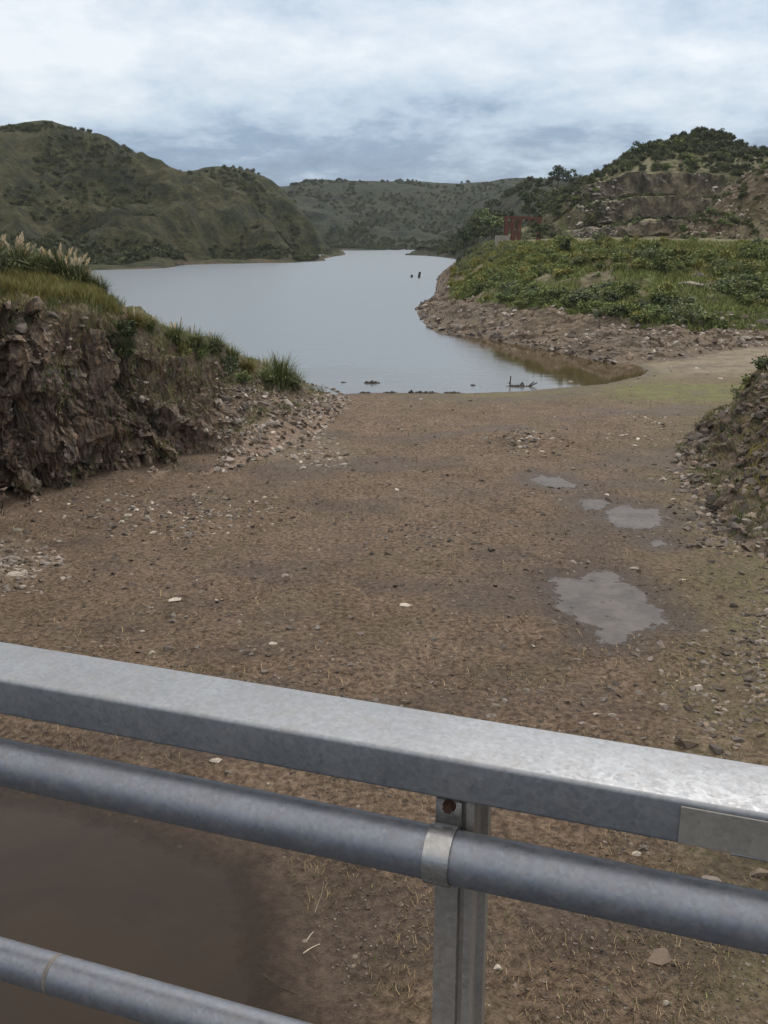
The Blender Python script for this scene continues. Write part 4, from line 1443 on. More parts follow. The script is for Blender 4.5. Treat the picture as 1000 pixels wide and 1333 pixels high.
def merged(name, protos, pts, scales, mat, label, cat, rng, flat=None):
    Vs, Fs, off_ = [], [], 0
    for p_, s_ in zip(pts, scales):
        me = protos[rng.integers(0, len(protos))]
        v, f = me
        a = rng.uniform(0, 2 * PI)
        c, s2 = math.cos(a), math.sin(a)
        R = np.array([[c, -s2, 0], [s2, c, 0], [0, 0, 1]])
        if flat is not None:
            ax = rng.normal(0, flat, 2)
            R = np.array(Matrix.Rotation(ax[0], 3, 'X') @ Matrix.Rotation(ax[1], 3, 'Y')) @ R
        Vs.append((v * s_) @ R.T + p_)
        Fs.append(f + off_)
        off_ += len(v)
    o = link(name, mesh_np(name, np.concatenate(Vs), np.concatenate(Fs), mat))
    return tag(o, label, cat, None, "stuff")


def arrays(me):
    v = np.empty(len(me.vertices) * 3, np.float32); me.vertices.foreach_get("co", v)
    k = len(me.polygons[0].vertices)
    f = np.empty(len(me.loops), np.int32); me.loops.foreach_get("vertex_index", f)
    return v.reshape(-1, 3), f.reshape(-1, k)


GS, VS = SLOPE
spx, spy = project(GS)
rng = np.random.default_rng(77)
clump = fbm(GS * 0.10, 3, 701)
sel = (VS > 1.95 + 0.0) & (VS < 3.12) & (spx > 560) & (spx < 1015) & (clump > -0.22)
cand = surf_pick(GS, sel, 1500, rng)
cpx, cpy = project(cand)
dist_ = cand[:, 1]
order = np.argsort(dist_ + rng.uniform(0, 60, len(cand)))
proto_shrub = {}
for j, i in enumerate(order[:285]):
    p_ = cand[i]
    px_, py_ = cpx[i], cpy[i]
    t_ = fbm(p_ * 0.06, 2, 702)
    wgt = [0.12, 0.50, 0.28, 0.10] if py_ > 370 else [0.06, 0.46, 0.22, 0.26]
    tone = rng.choice(TON, p=wgt)
    where = "low on the slope" if py_ > 385 else ("halfway up the slope" if py_ > 345 else "along the slope's flat top")
    third = "by the lake tip" if px_ < 630 else "below the steel frame" if px_ < 725 else "below the scree" if px_ < 815 else "around the white slab" if px_ < 930 else "by the photo's edge"
    s_ = rng.uniform(0.8, 2.1) * (1.15 if tone == "dark" else 1.0)
    big = "large" if s_ > 1.5 else "small"
    lab = f"{big} {TONE[tone]} shrub {where}, {third}"
    grp = f"{big} {TONE[tone]} shrubs {where}, {third}"
    o = link("shrub", SHR[tone][rng.integers(0, 4)], None, p_, (0, 0, rng.uniform(0, 6.28)), (s_, s_, s_ * rng.uniform(0.6, 0.95)))
    tag(o, lab, "shrub", grp)
for tone, lo, hi in (("green", 285, 700), ("yellow", 850, 1080), ("grey", 1080, 1300), ("dark", 1300, 1360)):
    sub = order[lo:hi]
    merged("shrubbery", [arrays(m) for m in SHR[tone]], cand[sub] - np.array([0, 0, 0.1]), rng.uniform(0.6, 1.6, len(sub)), SHR[tone][0].materials[0], f"{TONE[tone]} low growth filling between the shrubs of the far bank", "shrubbery", rng)
# low herbs carpeting the slope
hs = (VS > 1.9) & (VS < 3.2) & (spx > 560) & (spx < 1015)
gap_ = fbm(GS * 0.16, 3, 39)
grass_on(GS, hs & (gap_ > -0.12), 46000, 0.5, 0.04, M_lf_green, "green herbs and grass carpeting the far bank's slope", np.random.default_rng(5), 0.9)
grass_on(GS, hs & (VS > 2.5), 20000, 0.5, 0.045, M_lf_yel, "yellow-green grass on the upper slope of the far bank", np.random.default_rng(6), 0.9)

# right rubble bank plants
bpx, bpy_ = project(Gr_)
for px_, py_, d, tone, s_, lab in ((985, 508, 41.5, "green", 1.3, "green shrub on top of the dark rubble bank by the photo's edge"), (1003, 492, 38, "dark", 1.4, "dark shrub behind the crest of the rubble bank"),
                                   (962, 520, 43, "grey", 0.8, "small grey-green shrub where the rubble bank's crest runs down")):
    o = link("shrub", SHR[tone][1], None, P(px_, py_, d), (0, 0, 1.0), s_)
    tag(o, lab, "shrub")
bn = fbm(Gr_ * 0.7, 3, 510)
grass_on(Gr_, (bpx < 1040) & (bn < -0.1) & (Gr_[..., 2] > 0.8), 4000, 0.25, 0.010, M_drygrass, "dry weeds growing through the rubble bank", np.random.default_rng(17), 1.0)
grass_on(Gr_, (bpx < 1040) & (bn > 0.12) & (Gr_[..., 2] > 0.3), 7000, 0.24, 0.009, M_blade2, "small weeds growing through the rubble bank", np.random.default_rng(7), 1.0)

# bushes on the hills
BIG = {k_: [shrub_mesh("bush_foliage", 800 + i + 10 * j, m_, 260, 0.10) for i in range(3)] for j, (k_, m_) in enumerate((("dark", M_lf_hill), ("green", M_lf_green)))}


def hill_bushes(Gv, Vv, v0, v1, pxr, n, smin, smax, where, rng, thr, sc, extra=0, seedn=900, pdark=0.75, name="bush", valley=None):
    a, b = project(Gv)
    cl_ = fbm(Gv / sc, 3, seedn)
    if valley is not None:
        cl_ = 0.5 * cl_ - 0.5 * (valley - np.median(valley))
    sel_ = (Vv > v0) & (Vv < v1) & (a > pxr[0]) & (a < pxr[1]) & (cl_ > thr)
    pts = surf_pick(Gv, sel_, n + extra, rng)
    for p_ in pts[:n]:
        tone = "dark" if rng.random() < pdark else "green"
        s_ = rng.uniform(smin, smax) * (0.6 + 0.8 * rng.random())
        o = link(name, BIG[tone][rng.integers(0, 3)], None, p_ - np.array([0, 0, 0.05 * s_]), (0, 0, rng.uniform(0, 6.28)), (s_, s_, s_ * rng.uniform(0.7, 1.0)))
        pxb = project(p_)[0]
        w2 = ""
        if "tall hill" in where:
            w2 = ", under the summit" if pxb < 120 else ", along the middle ridge" if pxb < 260 else ", toward its lake end"
        elif "distant" in where or "spur" in where:
            w2 = ", left half" if pxb < sum(pxr) / 2 else ", right half"
        sz_ = "large" if s_ > (smin + smax) / 2 else "small"
        tag(o, f"{sz_} {TONE[tone]} bush {where}{w2}", "bush", f"{sz_} {TONE[tone]} bushes {where}{w2}")
    if extra:
        merged("shrubbery", [arrays(m) for m in BIG["dark"]], pts[n:], rng.uniform(smin * 0.3, smax * 0.75, extra), M_lf_hill, f"scattered dark scrub {where}", "shrubbery", rng)


rng = np.random.default_rng(91)
hill_bushes(GA, VA, 2.06, 2.7, (-20, 445), 50, 1.6, 3.4, "on the lower flank of the tall hill", rng, 0.03, 60, 1700, valley=DA)
hill_bushes(GA, VA, 2.7, 3.9, (-20, 440), 55, 1.6, 3.4, "on the upper flank of the tall hill", rng, 0.03, 60, 1700, 901, valley=DA)
for px_ in (96, 104, 160, 206, 306, 318, 331, 338, 352, 360):
    p_ = nearest(GA[:-12], px_, 200, np.abs(VA[:-12] - 4) < 0.03)
    o = link("bush", BIG["dark"][rng.integers(0, 3)], None, p_ - np.array([0, 0, .4]), (0, 0, rng.uniform(0, 6)), rng.uniform(2.0, 3.5))
    tag(o, "dark bush standing on the tall hill's skyline", "bush", "bushes on the tall hill's skyline")
hill_bushes(GB, VB, 1.1, 2.9, (360, 720), 0 + 1, 2.6, 4.6, "on the distant hills", rng, -0.1, 30, 2650, 902, 0.8, valley=DB)
hill_bushes(GC, VC, 1.15, 2.95, (575, 830), 35, 3, 5.5, "on the wooded spur behind the quarry flat", rng, -0.3, 40, 260, 903, 0.6)
VQ3 = np.repeat(VQ_[:, None], GQ.shape[1], 1)
hill_bushes(GQ, VQ3, 4.05, 4.95, (740, 935), 16, 0.7, 1.5, "growing along the quarry's upper bench", rng, -0.2, 12, 50, 924, 0.3)
hill_bushes(GQ, VQ3, 2.05, 2.95, (760, 900), 14, 0.7, 1.5, "growing along the quarry's lower bench", rng, -0.2, 12, 40, 925, 0.3)
hill_bushes(GQ, VQ3, 6.2, 8.3, (690, 1010), 26, 1.4, 3.0, "on the grassy slope between the quarry walls and the top", rng, -0.1, 12, 190, 914, 0.4)
hill_bushes(GQ, VQ3, 8.2, 10.4, (690, 1010), 40, 1.6, 3.6, "on the quarry hill's upper slope", rng, -0.8, 12, 620, 904, 0.6)
hill_bushes(GQ, VQ3, 0.1, 6.1, (650, 780), 20, 1.2, 2.6, "on the quarry's broken end above the flat", rng, -0.1, 12, 70, 905, 0.5)
hill_bushes(GE, VE_, 0.3, 2.0, (880, 1010), 20, 0.9, 2.0, "on the bare brown hillside", rng, -0.1, 10, 60, 906, 0.4)
for yb in (2.0, 4.0):
    pass

# ---- trees -------------------------------------------------------------------
def tree_proto(seed, tone_mat, h=6.0, wide=1.0):
    import bmesh
    rng = np.random.default_rng(seed)
    bm = bmesh.new()

    def limb(p0, p1, r0, r1, n=7):
        p0, p1 = Vector(p0), Vector(p1)
        d = (p1 - p0)
        q = d.to_track_quat('Z', 'Y')
        prev = None
        for t, r in ((0, r0), (0.5, (r0 + r1) / 2), (1, r1)):
            c = p0 + d * t + Vector((rng.normal() * .03, rng.normal() * .03, 0)) * h * 0.1
            ring = [bm.verts.new(c + q @ Vector((r * math.cos(2 * PI * i / n), r * math.sin(2 * PI * i / n), 0))) for i in range(n)]
            if prev:
                for i in range(n):
                    bm.faces.new((prev[i], prev[(i + 1) % n], ring[(i + 1) % n], ring[i]))
            prev = ring
        bm.faces.new(prev)
    limb((0, 0, -0.3), (0.1, 0, h * 0.42), h * 0.032, h * 0.02)
    tips = []
    for i in range(5):
        a = i * 1.26 + rng.uniform(-.3, .3)
        e = (math.cos(a) * h * 0.26 * wide, math.sin(a) * h * 0.26 * wide, h * rng.uniform(0.55, 0.82))
        limb((0.08, 0, h * rng.uniform(0.25, 0.42)), e, h * 0.015, h * 0.006, 5)
        tips.append(e)
    me = bpy.data.meshes.new("trunk")
    bm.to_mesh(me); bm.free()
    me.materials.append(M_bark)
    m = 11
    c = [t for t in tips] + [(rng.uniform(-.28, .28) * h * wide, rng.uniform(-.28, .28) * h * wide, h * rng.uniform(.42, .93)) for _ in range(m - 5)]
    rad = np.stack([rng.uniform(.10, .19, m) * h * wide] * 2 + [rng.uniform(.08, .15, m) * h], 1)
    V, Fq = quads_cloud(900, rng, np.array(c), rad, 0.045 * h)
    return me, mesh_np("crown", V, Fq, tone_mat)


TREES = [tree_proto(1001, M_lf_dark), tree_proto(1002, M_lf_dark, 6, 1.25), tree_proto(1003, M_lf_green), tree_proto(1004, M_lf_dark, 6, 0.8)]


def tree(px, py, d, hpx, k, label):
    """base at a photo pixel and distance, hpx tall in photo pixels"""
    p_ = P(px, py, d)
    s_ = hpx * math.hypot(d, p_[2] - CAMZ) / F / 5.6
    root = bpy.data.objects.new("tree", None)
    COL.objects.link(root)
    root.location = p_
    root.rotation_euler = (0, 0, random.uniform(0, 6.28))
    root.scale = (s_, s_, s_)
    tag(root, label, "tree")
    link("trunk", TREES[k][0], root)
    link("crown", TREES[k][1], root)


tree(832, 218, 238, 28, 1, "broad dark tree leaning out from the left shoulder of the quarry's summit")
tree(846, 204, 240, 20, 0, "dark tree just right of the broad one at the quarry summit's left shoulder")
tree(888, 186, 243, 14, 0, "small dark tree on the quarry summit, left of the topmost one")
tree(904, 180, 244, 12, 2, "grey-green tree at the very top of the quarry hill")
tree(918, 182, 244, 12, 3, "narrow tree just right of the topmost one on the quarry hill")
tree(936, 192, 243, 20, 1, "wide tree on the right shoulder of the quarry summit")
tree(948, 198, 243, 22, 3, "tall narrow tree ending the summit's tree line on the right")
tree(970, 206, 245, 14, 0, "small tree on the skyline in the dip beyond the quarry summit")
tree(984, 210, 246, 15, 1, "rounded tree on the skyline near the photo's right edge")
tree(998, 212, 246, 16, 0, "dark tree on the skyline cut by the photo's right edge")
tree(726, 246, 330, 26, 1, "big rounded tree on the skyline between the far hills and the quarry")
tree(742, 246, 332, 22, 1, "second rounded tree on the skyline, beside the big one")
tree(700, 248, 335, 16, 0, "small skyline tree left of the two rounded ones")
tree(772, 244, 300, 16, 0, "dark tree on the low skyline left of the quarry walls")
tree(796, 240, 290, 16, 3, "narrow dark tree where the skyline starts to climb to the quarry")
tree(706, 285, 290, 34, 1, "large dark round tree behind the red steel frame")
tree(688, 280, 292, 30, 0, "dark tree left of the large round one behind the red frame")
tree(640, 318, 250, 40, 2, "tall green tree standing left of the red steel frame")
tree(658, 312, 255, 34, 1, "dark tree right behind the red frame's left posts")
tree(622, 322, 245, 34, 1, "dark spreading tree near the shore left of the red frame")
tree(606, 328, 262, 30, 0, "dark tree standing last at the water's edge beneath the wooded spur")
tree(598, 330, 300, 18, 0, "small tree low at the shore beyond the last big one")
tree(702, 319, 142, 24, 1, "round green bush-like tree in front of the red steel frame")
tree(735, 338, 104, 24, 3, "dark upright small tree on the far bank's flat below the rocky scree")

# ---- red steel frame -----------------------------------------------------------
fr = bpy.data.objects.new("steel_frame", None)
COL.objects.link(fr)
fd = 150.0
f0 = P(659, 316, fd)
fr.location = f0
tag(fr, "rusty red steel frame of posts and a beam standing on the far bank", "frame")
mpp = fd / F


def beam(name, a, b, w, mat, parent):
    import bmesh
    a, b = Vector(a), Vector(b)
    d = b - a
    q = d.to_track_quat('Z', 'Y')
    bm = bmesh.new()
    rings = []
    for t in (0, 1):
        rings.append([bm.verts.new(a + d * t + q @ Vector((x * w, y * w, 0))) for x, y in ((-.5, -.5), (.5, -.5), (.5, .5), (-.5, .5))])
    for i in range(4):
        bm.faces.new((rings[0][i], rings[0][(i + 1) % 4], rings[1][(i + 1) % 4], rings[1][i]))
    bm.faces.new(rings[0][::-1]); bm.faces.new(rings[1])
    bmesh.ops.recalc_face_normals(bm, faces=bm.faces)
    me = bpy.data.meshes.new(name)
    bm.to_mesh(me); bm.free()
    me.materials.append(mat)
    return link(name, me, parent)


Hh = 31 * mpp
for yq in (0.0, 2.4):
    for xq in (0.0, 9, 17):
        beam("post", (xq * mpp, yq, -0.6), (xq * mpp, yq, Hh - (2 * mpp if xq else 0)), 0.25, M_redsteel, fr)
    beam("beam", (-1.5 * mpp, yq, Hh), (44 * mpp, yq, Hh - 0.2), 0.32, M_redsteel, fr)
    beam("brace", (0, yq, Hh * 0.35), (9 * mpp, yq, Hh - 0.4), 0.18, M_redsteel, fr)
    beam("brace", (9 * mpp, yq, 0.2), (17 * mpp, yq, Hh * 0.7), 0.18, M_redsteel, fr)
    beam("post", (42 * mpp, yq, -0.6), (42 * mpp, yq, Hh - 0.4), 0.3, M_redsteel, fr)
for xq in (0, 9, 17, 30, 42):
    beam("crossbar", (xq * mpp, 0.0, Hh - 0.45), (xq * mpp, 2.4, Hh - 0.45), 0.22, M_redsteel, fr)
# concrete block beside it
blk = link("concrete_block", mesh_np("concrete_block", np.array([(x, y, z) for x in (0, 1.9) for y in (0, 2.0) for z in (-0.5, 1.15)]) * np.array([1, 1, 1]) + np.array([0.12, 0, 0]) * np.array([[1], [0], [1], [0], [0], [1], [0], [1]]),
           [[0, 1, 3, 2], [4, 6, 7, 5], [0, 4, 5, 1], [2, 3, 7, 6], [1, 5, 7, 3], [0, 2, 6, 4]], M_conc), None, P(646, 317, 148))
tag(blk, "weathered grey concrete block left of the red steel frame", "block")

# ------------------------------------------------------------------ stones
def stone_mesh(name, seed, mat, flat=0.55):
    import bmesh
    rng = np.random.default_rng(seed)
    bm = bmesh.new()
    n = 15
    p = rng.normal(size=(n, 3)); p /= np.linalg.norm(p, axis=1, keepdims=True)
    p *= rng.uniform(.38, .55, n)[:, None] * np.array([1.0, rng.uniform(.6, .9), flat])
    # a couple of clipped, flat sides
    p[:, 2] = np.clip(p[:, 2], -0.42 * flat, 0.36 * flat)
    for q_ in p:
        bm.verts.new(q_)
    r = bmesh.ops.convex_hull(bm, input=bm.verts)
    bmesh.ops.delete(bm, geom=[e for e in set(r.get("geom_interior", []) + r.get("geom_unused", [])) if isinstance(e, bmesh.types.BMVert) and e.is_valid], context='VERTS')
    bmesh.ops.triangulate(bm, faces=bm.faces)
    bmesh.ops.recalc_face_normals(bm, faces=bm.faces)
    me = bpy.data.meshes.new(name)
    bm.to_mesh(me); bm.free()
    me.materials.append(mat)
    return me


SM = {}
for j, (k_, m_) in enumerate((("grey", M_st_grey), ("brown", M_st_brown), ("pale", M_st_pale), ("dark", M_st_dark))):
    SM[k_] = [stone_mesh("stone", 2000 + i + 20 * j, m_, (0.3, 0.5, 0.65, 0.42, 0.8)[i]) for i in range(5)]
SARR = {k_: [arrays(m) for m in v] for k_, v in SM.items()}


def stone(p_, size, tone, label, group=None, k=None, rng=random, zrot=None, sq=(1, 1, 1)):
    me = SM[tone][random.randrange(5) if k is None else k]
    o = link("stone", me, None, p_, (random.uniform(-.12, .12), random.uniform(-.12, .12), random.uniform(0, 6.28) if zrot is None else zrot), (size * sq[0], size * sq[1], size * sq[2]))
    return tag(o, label, "stone", group)


def on_ground(px, py, lift=0.02):
    g = Gd(px, py)
    return g + np.array([0, 0, lift - 0.015])


def near_left(px, py):
    return nearest(Gl[:-20], px, py)


MPX = lambda p_: math.sqrt(p_[1] ** 2 + (p_[2] - CAMZ) ** 2) / F
SPECIAL = [
    (896, 624, 24, "grey", 1, "g", "flat-topped boulder with a pale upper face at the foot of the rubble bank"),
    (886, 640, 16, "dark", 2, "g", "dark rock just below the flat-topped boulder by the rubble bank"),
    (898, 712, 13, "dark", 4, "g", "dark blocky stone lying alone between the large puddle and the rubble bank"),
    (868, 676, 14, "dark", 2, "g", "dark stone at the right rim of the upper grey puddle"),
    (876, 650, 9, "pale", 0, "g", "small cream stone beside the upper grey puddle"),
    (826, 580, 9, "pale", 0, "g", "pale flat stone out on the flat before the rubble bank"),
    (825, 740, 14, "pale", 0, "g", "flat pale chip just above the large puddle"),
    (745, 764, 8, "dark", 2, "g", "dark lump sticking out of the large grey puddle"),
    (888, 755, 10, "pale", 0, "g", "pale chip right of the large puddle"),
    (818, 658, 6, "dark", 2, "g", "small dark lump in the upper grey puddle"),
    (272, 715, 13, "dark", 0, "g", "dark flat stone alone on the dirt below the cliff"),
    (198, 850, 11, "pale", 2, "g", "white stone lying close above the top bar of the railing"),
    (185, 822, 9, "pale", 0, "g", "pale chip a little above the white stone by the railing"),
    (227, 781, 20, "pale", 0, "g", "long pale chip on the dirt left of the channel's middle"),
    (355, 838, 13, "pale", 0, "g", "flat beige chip in the dirt above the railing's middle"),
    (382, 846, 12, "brown", 1, "g", "brownish chip next to the flat beige one above the railing"),
    (528, 788, 20, "pale", 0, "g", "long flat pale stone in the centre of the dirt"),
    (798, 931, 15, "pale", 3, "g", "pale angular stone just above the top bar, right of the middle"),
    (757, 942, 14, "grey", 0, "g", "grey stone left of the pale angular one above the top bar"),
    (895, 968, 36, "brown", 1, "g", "large reddish-brown stone touching the sight line of the top bar"),
    (930, 975, 26, "dark", 3, "g", "dark stone beside the large reddish-brown one at the top bar"),
    (962, 963, 20, "grey", 1, "g", "grey stone right of the dark one above the top bar"),
    (990, 958, 18, "brown", 2, "g", "brown stone at the right edge above the top bar"),
    (978, 885, 20, "dark", 1, "g", "dark flat stone by the right edge on the dirt"),
    (997, 770, 14, "grey", 2, "g", "grey stone at the right edge below the rubble bank"),
    (858, 1245, 34, "brown", 0, "g", "flat reddish stone lying on the dirt below the middle pipe"),
    (922, 1146, 30, "grey", 0, "g", "flat grey stone seen between the top bar and the middle pipe"),
    (830, 1112, 16, "pale", 3, "g", "pale stone in the small heap seen under the top bar"),
    (838, 1104, 14, "grey", 2, "g", "grey stone of the small heap seen under the top bar"),
    (868, 1306, 10, "pale", 2, "g", "small cream pebble low on the dirt right of the post"),
    (648, 1260, 12, "pale", 2, "g", "pale stone beside the post near the photo's bottom"),
    (282, 990, 18, "pale", 3, "g", "pale stone seen between the top bar and the middle pipe, left of the post"),
    (298, 1006, 13, "grey", 1, "g", "grey stone by the pale one between the bars, left of the post"),
    (60, 985, 16, "dark", 0, "g", "dark flat stone between the bars near the left edge"),
    (992, 1140, 34, "brown", 2, "g", "mossy yellowish rock between the bars at the right edge"),
    (540, 555, 8, "dark", 2, "g", "dark stone out on the flat near the shore"),
    (523, 560, 8, "pale", 2, "g", "pale stone near the dark one on the flat by the shore"),
    (548, 520, 6, "pale", 2, "g", "tiny white stone at the lake's near edge"),
    (612, 522, 8, "brown", 2, "g", "reddish lump at the lake's near edge"),
    (352, 551, 26, "grey", 0, "l", "large flat grey slab on the stony slope below the last green clump"),
    (348, 541, 20, "grey", 1, "l", "grey slab resting behind the large flat one on the stony slope"),
    (343, 525, 17, "dark", 1, "l", "dark boulder under the bushy clump on the bank's slope"),
    (292, 519, 26, "dark", 3, "l", "dark jutting rock on the cliff's right shoulder"),
    (198, 568, 13, "pale", 2, "l", "white stone stuck in the middle of the rock face"),
    (190, 498, 10, "pale", 1, "l", "pale chip high on the rock face"),
    (74, 392, 12, "pale", 2, "l", "pale stone at the cliff's rim under the grassy top"),
    (108, 414, 17, "grey", 0, "l", "flat grey slab stacked at the cliff's rim"),
    (104, 424, 17, "grey", 0, "l", "lower flat grey slab under the rim's stacked one"),
    (395, 610, 13, "pale", 2, "g", "white stone in the pale rubble at the bank's foot"),
    (448, 605, 17, "pale", 0, "g", "flat pale slab at the outer rim of the rubble by the bank's foot"),
    (344, 648, 9, "pale", 2, "g", "white pebble on the dirt under the stony slope"),
    (346, 656, 9, "dark", 2, "g", "dark pebble beside the white one under the stony slope"),
    (190, 676, 12, "dark", 0, "g", "dark flat rock at the cliff's foot beside small pale chips"),
    (158, 680, 11, "pale", 2, "g", "pale stone at the cliff's foot"),
    (12, 728, 34, "grey", 0, "g", "long grey slab in the grey rubble at the left edge"),
    (20, 748, 26, "pale", 0, "g", "pale slab below the long grey one at the left edge"),
    (24, 690, 16, "pale", 3, "g", "pale stone at the top of the rubble at the left edge"),
]
for px_, py_, wpx, tone, k, where, lab in SPECIAL:
    p_ = on_ground(px_, py_) if where == "g" else near_left(px_, py_)
    stone(p_, wpx * MPX(p_) * 1.05, tone, lab, None, k, zrot=random.uniform(-.4, .4))


def slope_pt(px, py):
    return nearest(GS, px, py, (VS > 0.9) & (VS < 3.05))


for px_, py_, wpx, tone, k, lab, sq in ((897, 371, 42, "pale", 0, "long white slab lying among the shrubs of the far bank", (1, .5, .8)), (824, 399, 14, "pale", 0, "small bright white slab at the lower rim of the far bank's shrubs", (1, .6, .7)),
                                       (908, 360, 22, "grey", 1, "grey rock just above the long white slab on the far bank", (1, 1, 1)), (931, 347, 9, "pale", 2, "pale stone above the long white slab on the far bank", (1, 1, 1)),
                                       (993, 420, 24, "grey", 1, "large grey boulder at the right edge on the far shore", (1, 1, 1)), (976, 428, 24, "grey", 2, "grey boulder next to the large one on the far shore", (1, 1, 1)),
                                       (986, 440, 16, "pale", 0, "pale flat stone in the heap of rocks on the far shore", (1, 1, 1)), (972, 441, 16, "pale", 3, "pale blocky stone in the heap of rocks on the far shore", (1, 1, 1)),
                                       (965, 447, 14, "dark", 2, "dark stone under the pale ones of the far shore's rock heap", (1, 1, 1)), (940, 416, 12, "pale", 2, "pale pinkish stone above the far shore's rock heap", (1, 1, 1)),
                                       (948, 411, 15, "pale", 0, "thin pale slab above the far shore's rock heap", (1, 1, 1)), (880, 448, 12, "pale", 2, "white stone on the far shore by the green mud flat", (1, 1, 1)),
                                       (648, 403, 9, "brown", 2, "orange-brown stone on the bare shore near the lake tip", (1, 1, 1)), (548, 402, 13, "dark", 1, "dark boulder at the very tip of the far shore", (1, 1, 1)),
                                       (560, 426, 12, "dark", 2, "dark boulder at the water's edge below the far shore's tip", (1, 1, 1)), (574, 430, 14, "dark", 0, "flat dark rock in the shallows off the far shore", (1, 1, 1)),
                                       (743, 438, 14, "grey", 1, "grey rock on the bare shore above the brown shallows", (1, 1, 1))):
    p_ = slope_pt(px_, py_)
    stone(p_ + np.array([0, 0, .05]), wpx * MPX(p_) * 1.1, tone, lab, None, k, zrot=random.uniform(-.2, .2), sq=sq)

TN = {"grey": "grey", "brown": "reddish-brown", "pale": "pale", "dark": "dark"}
PATCH = [  # px, py, rx, ry, individuals, stuff, size range in metres, tones, where
    (410, 590, 48, 26, 22, 260, .10, .42, ("pale", "grey", "grey", "brown"), "in the rubble heap at the end of the rock bank"),
    (690, 578, 62, 17, 20, 260, .10, .40, ("grey", "brown", "pale", "dark"), "in the low stony rise before the lake"),
    (578, 702, 62, 26, 14, 240, .06, .24, ("grey", "brown", "dark"), "in the gravelly patch in the middle of the channel"),
    (24, 735, 70, 44, 20, 380, .10, .44, ("grey", "grey", "brown", "brown"), "in the grey rubble at the left edge"),
    (215, 672, 160, 36, 18, 800, .07, .36, ("grey", "brown", "pale", "dark"), "scattered along the foot of the rock cliff"),
    (930, 690, 46, 40, 24, 220, .12, .42, ("dark", "grey", "dark", "brown"), "in the loose rubble at the foot of the dark bank"),
    (895, 625, 50, 50, 14, 220, .10, .38, ("brown", "grey", "dark"), "on the flat just before the rubble bank"),
    (985, 830, 36, 90, 14, 260, .07, .34, ("grey", "brown", "dark"), "along the right edge below the rubble bank"),
    (955, 910, 70, 80, 16, 300, .07, .30, ("grey", "dark", "brown"), "on the stony dirt near the right edge"),
    (840, 560, 70, 34, 12, 160, .10, .35, ("grey", "pale", "brown"), "on the flat between the stony rise and the rubble bank"),
    (840, 485, 120, 14, 14, 60, .15, .55, ("pale", "grey", "brown"), "on the green mud flat beyond the channel"),
]
rng = np.random.default_rng(55)
for (cx_, cy_, rx, ry, ni, ns2, s0, s1, tones, where) in PATCH:
    n = ni + ns2
    ang = rng.uniform(0, 2 * PI, n); rr = np.sqrt(rng.random(n)) * (0.55 + 0.6 * rng.random(n))
    px_ = cx_ + np.cos(ang) * rr * rx; py_ = cy_ + np.sin(ang) * rr * ry
    xy = np.array([G0(a, b, 0.25) for a, b in zip(px_, py_)])
    z = ground_z(xy[:, 0], xy[:, 1])
    keep = np.array([abs(x) < 60 for x in xy[:, 0]])
    pts = np.stack([xy[:, 0], xy[:, 1], z - 0.01], 1)
    for i in range(ni):
        tone = tones[rng.integers(0, len(tones))]
        stone(pts[i], rng.uniform(s0 * 1.8, s1), tone, f"{TN[tone]} stone {where}", f"{TN[tone]} stones {where}")
    for tone in sorted(set(tones)):
        idx = [i for i in range(ni, n) if tones[i % len(tones)] == tone]
        merged("rubble", SARR[tone], pts[idx], s0 * 0.5 + (s1 * 0.75 - s0 * 0.5) * rng.random(len(idx)) ** 2.2, SM[tone][0].materials[0], f"small {TN[tone]} rubble {where}", "rubble", rng, 0.25)

# stones over the right bank, cliff face, far shore, quarry
def rub(Gv, sel_, n, s0, s1, tone, label, seed, pw=2.0):
    r = np.random.default_rng(seed)
    pts = surf_pick(Gv, sel_, n, r)
    merged("rubble", SARR[tone], pts, s0 + (s1 - s0) * r.random(n) ** pw, SM[tone][0].materials[0], label, "rubble", r, 0.5)


inr = (bpx < 1030) & (bpy_ < 900)
rub(Gr_, inr, 800, .08, .7, "dark", "dark loose rubble covering the embankment beside the channel", 31)
rub(Gr_, inr, 650, .08, .55, "brown", "brown loose stones covering the embankment beside the channel", 32)
rub(Gr_, inr, 420, .06, .45, "grey", "grey slate pieces over the embankment beside the channel", 133)
rub(Gr_, inr, 130, .05, .26, "pale", "pale chips on the embankment beside the channel", 33)
r_ = np.random.default_rng(34)
for i, p_ in enumerate(surf_pick(Gr_, inr & (bpx < 1000) & (Gr_[..., 2] < 2.4), 22, r_)):
    tone = ("dark", "grey", "dark", "brown")[i % 4]
    stone(p_, r_.uniform(.3, .75), tone, f"large {TN[tone]} block lying on the dark rubble bank", f"large {TN[tone]} blocks on the dark rubble bank")
inl = inb & (LV3 < 2.6)
rub(Gl, inl & (LV3 > 0.1) & (LV3 < 1.1), 700, .05, .32, "brown", "reddish rubble along the foot of the rock cliff", 35)
rub(Gl, inl & (LV3 < 1.9), 420, .05, .30, "grey", "grey broken stones on the rock cliff", 36)
rub(Gl, inl, 150, .04, .18, "pale", "pale chips on the rock cliff", 37)
facem = inb & (LV3 > 0.75) & (LV3 < 2.15) & (pxl < 350)
rub(Gl, facem, 230, .08, .50, "brown", "reddish broken blocks making up the cliff face", 135, 2.4)
rub(Gl, facem, 140, .08, .45, "grey", "grey broken blocks making up the cliff face", 136, 2.4)
rub(Gl, facem, 200, .08, .55, "dark", "dark broken blocks making up the cliff face", 137, 2.4)
tal0 = (pxl > 280) & (pxl < 480) & (LV3 < 1.0) & (LV3 > 0.05)
rub(Gl, tal0, 420, .07, .5, "brown", "reddish rubble spilling from the end of the rock bank", 235)
rub(Gl, tal0, 320, .07, .5, "grey", "grey rubble spilling from the end of the rock bank", 236)
rub(Gl, tal0, 90, .07, .35, "pale", "pale rubble spilling from the end of the rock bank", 237)
